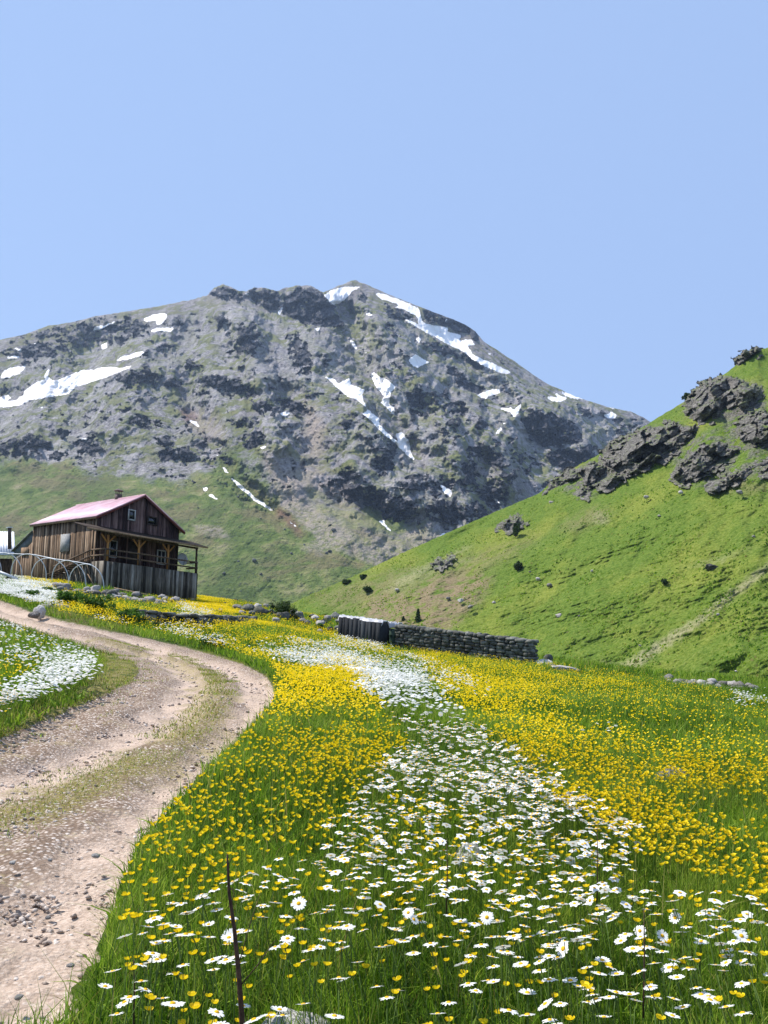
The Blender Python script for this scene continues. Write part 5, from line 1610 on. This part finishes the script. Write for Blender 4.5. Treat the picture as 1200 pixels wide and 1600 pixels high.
for i in range(5):
    V, Q = [], []
    for j in range(5):
        a = 2 * math.pi * j / 5 + rf.uniform(-.1, .1)
        ca, sa = math.cos(a), math.sin(a)
        b = len(V)
        op = rf.uniform(0.8, 1.15)
        for rad, zz, wv in ((0.001, 0.0, 0.3), (0.0062 * op, 0.0018, 0.95), (0.0105 * op, 0.0062, 1.25), (0.0118 * op, 0.0098, 0.8)):
            for s in (-1, 1):
                V.append((ca * rad - sa * s * wv * 0.0058, sa * rad + ca * s * wv * 0.0058, zz))
        for q_ in range(3):
            Q.append((b + 2 * q_, b + 2 * q_ + 1, b + 2 * q_ + 3, b + 2 * q_ + 2))
    me_p = np_mesh('petals', np.array(V), np.array(Q), [YELLOWP], {'tone': np.full(len(V), 0.3 + 0.14 * i), 'dry': np.zeros(len(V))})
    sv, sq, st_ = stem_piece(0.34, rf.uniform(0.01, 0.05), 0.001, rf)
    me_s = np_mesh('stem', sv, [sq, st_], [STEM], {'tone': np.full(len(sv), rf.uniform(0.2, 0.8))}, smooth_shade=True)
    dv_, dq, dt_ = dome(0.003, 0.003, 8, 2)
    dv_[:, 2] += 0.0015
    me_d = np_mesh('centre', dv_, [dq, dt_], [DISC], {'tone': np.full(len(dv_), 0.5)})
    BFORM.append((me_p, me_d, me_s))
def make_flower(name, label, cat, group, form, p, h, tilt, scale):
    o = empty(name, p)
    o.rotation_mode = 'ZYX'                     # turned about its own stem first, then tilted to the sun
    o.rotation_euler = tilt
    o.scale = (scale, scale, scale)
    tag(o, label, cat, group)
    for pn, me in zip(('petals', 'disc' if cat == 'daisy' else 'centre', 'stem'), form):
        c = link(pn, me, o)
    return o
far_d, far_b = [], []
def near_first(M, cap, hmin, hmax, r):
    xs = [pick(1.55, 5.5, M, cap, hmin, hmax, r)]
    return [np.concatenate(q) for q in zip(*xs)]
for which, M, cap, hmin, hmax, N, forms in (('d', DAISY_M, 360, 0.22, 0.36, ND, DFORM), ('b', YELLOW_M, 700, 0.16, 0.33, NB, BFORM)):
    x, y, z, h = near_first(M, cap, hmin, hmax, rf)
    px, py, f = proj(np.stack([x, y, z + h], -1))
    vis = (px > -15) & (px < 1215) & (py < 1612)
    order = np.argsort(f + np.where(vis, 0, 1000))
    first, rest = order[:N], order[N:]
    for i in first:
        tl = (rf.normal(-0.27, 0.13), rf.normal(-0.08, 0.16), rf.uniform(0, 6.28))
        form = forms[int(rf.integers(len(forms)))]
        p = (x[i], y[i], z[i] + h[i])
        if which == 'd':
            if rf.random() < 0.04: tl = (rf.uniform(0.4, 0.8), rf.normal(0, 0.4), 0.0)
            make_flower('daisy', 'white daisy with yellow centre standing in the nearest grass', 'daisy', 'nearest white daisies', form, p, h[i], tl, rf.uniform(0.78, 1.12))
        else:
            make_flower('buttercup', 'small yellow buttercup cup on a thin stem in the nearest grass', 'buttercup', 'nearest yellow buttercups', form, p, h[i], tl, rf.uniform(0.8, 1.2))
    (far_d if which == 'd' else far_b).append((x[rest], y[rest], z[rest], h[rest]))
for y0, y1, cd, cb in ((5.5, 12, 420, 700), (12, 26, 420, 600), (26, 80, 300, 300)):
    far_d.append(pick(y0, y1, DAISY_M, cd, 0.22, 0.36, rf))
    far_b.append(pick(y0, y1, YELLOW_M, cb, 0.16, 0.34, rf))
def rotz_tilt(V, n, r, tilt):
    """n randomly turned and tilted copies of the small piece V (k,3)"""
    a, tx, ty = r.uniform(0, 2 * np.pi, n), np.clip(r.normal(0, tilt, n), -.75, .75), np.clip(r.normal(0, tilt, n), -.75, .75)
    ca, sa = np.cos(a)[:, None], np.sin(a)[:, None]
    X, Y, Z = V[None, :, 0] * ca - V[None, :, 1] * sa, V[None, :, 0] * sa + V[None, :, 1] * ca, np.broadcast_to(V[None, :, 2], (n, len(V)))
    Z2 = Z + X * np.tan(tx)[:, None] + Y * np.tan(ty - 0.2 * (tilt > 0.15))[:, None]
    return np.stack([X, Y, Z2], -1)
def merge(parts):
    return [np.concatenate(q) for q in zip(*parts)]
SD, SC, SB2, SS = Soup(), Soup(), Soup(), Soup()
x, y, z, h = merge(far_d)
print('daisies', len(x))
for lo, hi, kind in ((0, 9, 'near'), (9, 200, 'far')):
    k = (y >= lo) & (y < hi)
    n = k.sum()
    P = np.stack([x[k], y[k], z[k] + h[k]], -1)[:, None, :]
    sc = rf.uniform(0.8, 1.15, n)[:, None, None]
    if kind == 'near':
        kk = 12
        ring = np.array([[0, 0, 0.001]] + [[math.cos(2 * math.pi * i / kk) * (0.024 if i % 2 == 0 else 0.018), math.sin(2 * math.pi * i / kk) * (0.024 if i % 2 == 0 else 0.018), (-0.002 if i % 2 == 0 else 0.0005)] for i in range(kk)])
        SD.add(rotz_tilt(ring, n, rf, 0.22) * sc + P, [(0, 1 + i, 1 + (i + 1) % kk) for i in range(kk)], rf.uniform(0, 1, n))
        d6 = np.array([[0, 0, 0.006]] + [[math.cos(math.pi / 3 * i) * 0.0075, math.sin(math.pi / 3 * i) * 0.0075, 0.0015] for i in range(6)])
        SC.add(rotz_tilt(d6, n, rf, 0.1) * sc + P, [(0, 1 + i, 1 + (i + 1) % 6) for i in range(6)], np.full(n, 0.5))
    else:
        sq = np.array([[0, 0, 0.004]] + [[math.cos(math.pi / 3 * i) * 0.026, math.sin(math.pi / 3 * i) * 0.026, -0.004] for i in range(6)])
        SD.add(rotz_tilt(sq, n, rf, 0.25) * sc * (1 + np.clip((P[:, :, 1:2] - 20) / 60, 0, 0.6)) + P, [(0, 1 + i, 1 + (i + 1) % 6) for i in range(6)], rf.uniform(0, 1, n))
    # stems: thin three-sided slivers
    if kind == 'near':
        st3 = np.array([[-0.0016, 0, -0.3], [0.0016, 0, -0.3], [0.001, 0, 0], [-0.001, 0, 0]])
        SS.add(rotz_tilt(st3, n, rf, 0.05) + P, [(0, 1, 2, 3)], rf.uniform(0, 1, n))
x, y, z, h = merge(far_b)
print('buttercups', len(x))
for lo, hi, kind in ((0, 8, 'near'), (8, 200, 'far')):
    k = (y >= lo) & (y < hi)
    n = k.sum()
    P = np.stack([x[k], y[k], z[k] + h[k]], -1)[:, None, :]
    sc = rf.uniform(0.75, 1.2, n)[:, None, None]
    kk = 5 if kind == 'near' else 4
    cup = np.array([[0, 0, 0.0]] + [[math.cos(2 * math.pi * i / kk) * 0.0068, math.sin(2 * math.pi * i / kk) * 0.0068, 0.002] for i in range(kk)] + [[math.cos(2 * math.pi * i / kk + .2) * 0.0122, math.sin(2 * math.pi * i / kk + .2) * 0.0122, 0.0095] for i in range(kk)])
    if kind == 'near':
        SB2.add(rotz_tilt(cup, n, rf, 0.3) * sc + P, [(0, 1 + i, 1 + (i + 1) % kk) for i in range(kk)] + [(1 + i, 1 + (i + 1) % kk, 1 + kk + (i + 1) % kk, 1 + kk + i) for i in range(kk)], rf.uniform(0, 1, n))
        st3 = np.array([[-0.0011, 0, -0.26], [0.0011, 0, -0.26], [0.0008, 0, 0], [-0.0008, 0, 0]])
        SS.add(rotz_tilt(st3, n, rf, 0.08) + P, [(0, 1, 2, 3)], rf.uniform(0, 1, n))
    else:
        c2 = np.array([[0, 0, -0.001]] + [[math.cos(2 * math.pi * i / kk) * 0.0145, math.sin(2 * math.pi * i / kk) * 0.0145, 0.010] for i in range(kk)])
        SB2.add(rotz_tilt(c2, n, rf, 0.35) * sc * (1 + np.clip((P[:, :, 1:2] - 15) / 50, 0, 0.7)) + P, [(0, 1 + i, 1 + (i + 1) % kk) for i in range(kk)], rf.uniform(0, 1, n))
dm = tag(link('daisies', SD.mesh('daisies', [WHITEP])), 'drifts of white daisies beyond the nearest ones', 'daisies', kind='stuff')
link('daisy_centres', SC.mesh('daisy_centres', [DISC]), dm)['kind'] = 'stuff'
bm_ = tag(link('buttercups', SB2.mesh('buttercups', [YELLOWP])), 'yellow carpet of buttercups beyond the nearest ones', 'buttercups', kind='stuff')
link('flower_stems', SS.mesh('flower_stems', [STEM]), bm_)['kind'] = 'stuff'

# ---- gravel on the road
G = Soup()
iv, if_ = ICO[1]
for y0, y1, dens, s0, s1 in ((1.6, 5, 1500, .003, .019), (5, 10, 620, .005, .025), (10, 24, 130, .01, .034)):
    x, y = scatter(y0, y1, dens, rv)
    z = ground_z(x, y)
    rd = road_at(x, y, z)
    dt = np.minimum(polyline_dist(x, y, TA), polyline_dist(x, y, TB))
    n = fbm(x * 1.2, y * 1.2, 560, 3)
    k = (rd > 0.55) & (rv.uniform(0, 1, len(x)) < 0.35 + 0.65 * smooth(0.05, 0.4, dt + 0.3 * n) * (0.6 + 0.6 * n))
    x, y, z = x[k], y[k], z[k]
    n_ = len(x)
    s = s0 + (s1 - s0) * rv.uniform(0, 1, n_) ** 3
    V = rotz_tilt(iv * np.array([1.25, 0.85, 0.55]) * (1 + 0.18 * np.sin(iv[:, :1] * 7 + iv[:, 1:2] * 5)), n_, rv, 0.25) * s[:, None, None]
    sink = 0.05 + 0.06 * smooth(0.62, 0.2, dt[k]) 
    P = np.stack([x, y, z - sink * np.clip(y / 5, 0.6, 1.5) + s * 0.2], -1)
    G.add(V + P[:, None, :], [tuple(f) for f in if_], np.clip(rv.normal(0.5, 0.28, n_), 0, 1))
gm = stone_mat('road_gravel', (0.22, 0.165, 0.135), (0.45, 0.37, 0.31), (0.66, 0.59, 0.53), 60.0, 0.0)
tag(link('gravel', G.mesh('gravel', [gm])), 'loose angular gravel on the dirt road', 'gravel', kind='stuff')

# ---- shrubs and small trees: stems with many small leaves
LEAF = {}
def leaf_mat(name, lo, mid, hi):
    t = NT(name, 0.6, 0.25)
    c = t.ramp(t.attr('tone'), [(0.0, lo), (0.5, mid), (1.0, hi)])
    t.color(c)
    t.translucent(c, 0.3)
    return t.m
LEAF_DARK = leaf_mat('dark_leaves', (0.015, 0.035, 0.008), (0.04, 0.075, 0.016), (0.085, 0.13, 0.03))
LEAF_GREEN = leaf_mat('green_leaves', (0.03, 0.08, 0.01), (0.075, 0.165, 0.02), (0.14, 0.24, 0.035))
BARK = simple_mat('grey_bark', (0.12, 0.095, 0.075), 0.9, 0.1, 0.4, 12)
def shrub(name, p, w, h, n, mat, label, cat, leaf=0.05, shape='round', seed=0):
    r = np.random.default_rng(seed + 900)
    root = empty(name, p)
    tag(root, label, cat)
    m = MB()
    tips = []
    for k in range(7 if shape == 'round' else 1):
        a, rad = r.uniform(0, 6.28), r.uniform(0.1, 0.75) * w * (shape == 'round')
        top = np.array([math.cos(a) * rad, math.sin(a) * rad, h * r.uniform(0.55, 0.85) if shape == 'round' else h * 0.93])
        pts = [np.array([0, 0, -0.1 * h]), top * np.array([.3, .3, .45]), top]
        m.tube(pts, [0.03 * h + .01, 0.02 * h, 0.006 * h], 6)
        tips.append(top)
    m.build('stem' if shape == 'round' else 'trunk', BARK, root, True)
    S_ = Soup()
    if shape == 'round':
        cl = np.array([[r.normal(0, .48) * w, r.normal(0, .48) * w, h * r.uniform(0.2, 0.85)] for _ in range(16)])
        c = cl[r.integers(0, len(cl), n)] + r.normal(0, 1, (n, 3)) * np.array([w * .17, w * .17, h * .12])
        c[:, 2] = np.clip(c[:, 2], 0.02, h)
    else:
        t = r.uniform(0.05, 1, n)
        a = r.uniform(0, 6.28, n)
        rad = w * (1 - t) ** 0.8 * np.sqrt(r.uniform(0.05, 1, n)) * (0.7 + 0.4 * np.sin(t * 34 + a * 2))
        c = np.stack([np.cos(a) * rad, np.sin(a) * rad, h * t], -1)
    u, v = r.normal(0, 1, (n, 3)), r.normal(0, 1, (n, 3))
    u /= np.linalg.norm(u, axis=1)[:, None]
    v -= (v * u).sum(1)[:, None] * u
    v /= np.linalg.norm(v, axis=1)[:, None]
    L = leaf * r.uniform(0.6, 1.4, n)[:, None]
    V = np.stack([c - u * L, c + v * L * .45, c + u * L, c - v * L * .45], 1)
    S_.add(V, [(0, 1, 2, 3)], np.clip(r.normal(0.5, 0.25, n), 0, 1))
    o = link('foliage' if shape == 'round' else 'crown', S_.mesh('foliage', [mat]), root)
    return root
shrub('shrub', gpt(443, 953, 54), 0.62, 1.15, 2600, LEAF_DARK, 'dark round bush on the brow where the two hills meet', 'bush', 0.06, seed=1)
for k, (px, py, w, h, lab, mt) in enumerate([(150, 958, .75, .8, 'large green weed clump on the bank right of the white rock', LEAF_GREEN), (103, 950, .7, .75, 'bright green weed clump behind the pale road rocks', LEAF_GREEN), (45, 940, .6, .55, 'dark green weed clump above the road at the far left', LEAF_GREEN),
        (205, 975, .6, .6, 'green weed clump at the left end of the low dark wall', LEAF_GREEN), (330, 1012, .5, .4, 'low green clump among flowers beside the far road bend', LEAF_GREEN), (15, 912, .5, .7, 'dark shrub inside the first hoops', LEAF_DARK), (78, 932, .5, .5, 'small green clump beside the white daisy bank', LEAF_GREEN), (500, 985, .35, .5, 'slim green plant among the boulders', LEAF_GREEN)]):
    shrub('shrub', gpt(px, py, 40), w * 0.62, h * 0.8, 1500, mt, lab, 'bush', 0.055, seed=10 + k)
for k, (px, py, wpx, hpx, lab, sh) in enumerate([(653, 973, 6, 21, 'small dark conifer behind the stone wall', 'cone'), (630, 976, 4, 12, 'tiny conifer left of the small dark one behind the wall', 'cone'), (808, 890, 8, 13, 'dark round bush in the middle of the hill slope', 'round'),
        (806, 837, 6, 20, 'dark shrub hanging under the grey outcrop on the hill rim', 'round'), (1073, 627, 6, 13, 'little tree on the skyline left of the largest outcrop', 'round'), (1039, 913, 5, 8, 'small dark bush in the terraced part of the hill', 'round'),
        (1174, 1082, 9, 16, 'spiky dark shrub at the right end of the rubble bank', 'cone'), (568, 905, 5, 7, 'dark shrub low on the left hill rim', 'round'), (575, 925, 8, 9, 'dark green shrub under the pale streak on the hill', 'round'), (540, 912, 7, 6, 'flat dark shrub near the bottom of the hill rim', 'round')]):
    P = hill_point(px, py)
    s = P[1] / F
    shrub('conifer' if sh == 'cone' else 'shrub', P - np.array([0, 0, 0.3 * s]), wpx * s * (0.75 if sh == 'round' else 1), hpx * s, 900, LEAF_DARK, lab, 'conifer' if sh == 'cone' else 'bush', 2.0 * s, 'round' if sh == 'round' else 'cone', seed=30 + k)

# ---- the dead stalk in front and a few dry stems
def stalk(name, pts, r0, r1, label, twigs=()):
    P = [at(a, b, Y) for a, b, Y in pts]
    m = MB()
    m.tube(P, np.linspace(r0, r1, len(P)), 8)
    o = m.build(name, STALK, None, True, P[0])
    for tw in twigs:
        m = MB()
        Q = [at(a, b, Y) for a, b, Y in tw]
        m.tube(Q, np.linspace(r1 * 0.8, r1 * 0.3, len(Q)), 6)
        m.build('twig', STALK, o, True, P[0])
    return tag(o, label, 'stalk')
STALK = simple_mat('dry_brown_stalk', (0.075, 0.042, 0.03), 0.85, 0.15, 0.45, 60)
stalk('dead_stalk', [(379, 1680, 2.3), (378, 1590, 2.3), (373, 1520, 2.3), (366, 1450, 2.3), (358, 1395, 2.3), (356, 1350, 2.3), (355, 1335, 2.3)], 0.0085, 0.0022, 'tall dry brown dead stalk rising from the nearest grass',
      [[(372, 1510, 2.3), (392, 1440, 2.33), (410, 1385, 2.36)], [(376, 1540, 2.3), (405, 1505, 2.28), (425, 1475, 2.27), (432, 1468, 2.27)], [(357, 1392, 2.3), (364, 1388, 2.29), (366, 1396, 2.29), (362, 1412, 2.29)], [(357, 1352, 2.3), (362, 1340, 2.3)]])
for k, (px, py, top, Y, lab) in enumerate([(697, 1400, 1310, 3.4, 'thin brown dead stem beside the bluish white rock'), (1005, 1560, 1420, 2.6, 'thin dark dry stem at the right among the daisies'), (932, 1400, 1290, 3.6, 'thin dark stem left of the buttercup carpet'), (208, 1600, 1500, 2.5, 'thin dry stem at the grassy edge of the road')]):
    stalk('dead_stalk', [(px, py + 30, Y), (px + 2, (py + top) / 2, Y), (px + 1, top, Y)], 0.003, 0.0012, lab)

# ---------------------------------------------------------------- the air
hz = NT('haze_air')
pv = hz.n('ShaderNodeVolumePrincipled')
pv.inputs['Color'].default_value = (0.54, 0.72, 1.0, 1)
pv.inputs['Density'].default_value = 0.00006
pv.inputs['Anisotropy'].default_value = 0.25
hz.t.links.new(pv.outputs[0], hz.out.inputs['Volume'])
hz.t.nodes.remove(hz.b)
hv = np.array([(x, y, z) for x in (-3700, 3700) for y in (-400, 4300) for z in (-46, 900)], float)
hf = np.array([[0, 1, 3, 2], [4, 6, 7, 5], [0, 4, 5, 1], [2, 3, 7, 6], [0, 2, 6, 4], [1, 5, 7, 3]])
tag(link('haze', np_mesh('haze', hv, hf, [hz.m])), 'thin bluish mountain haze over the valley', 'haze', kind='stuff')
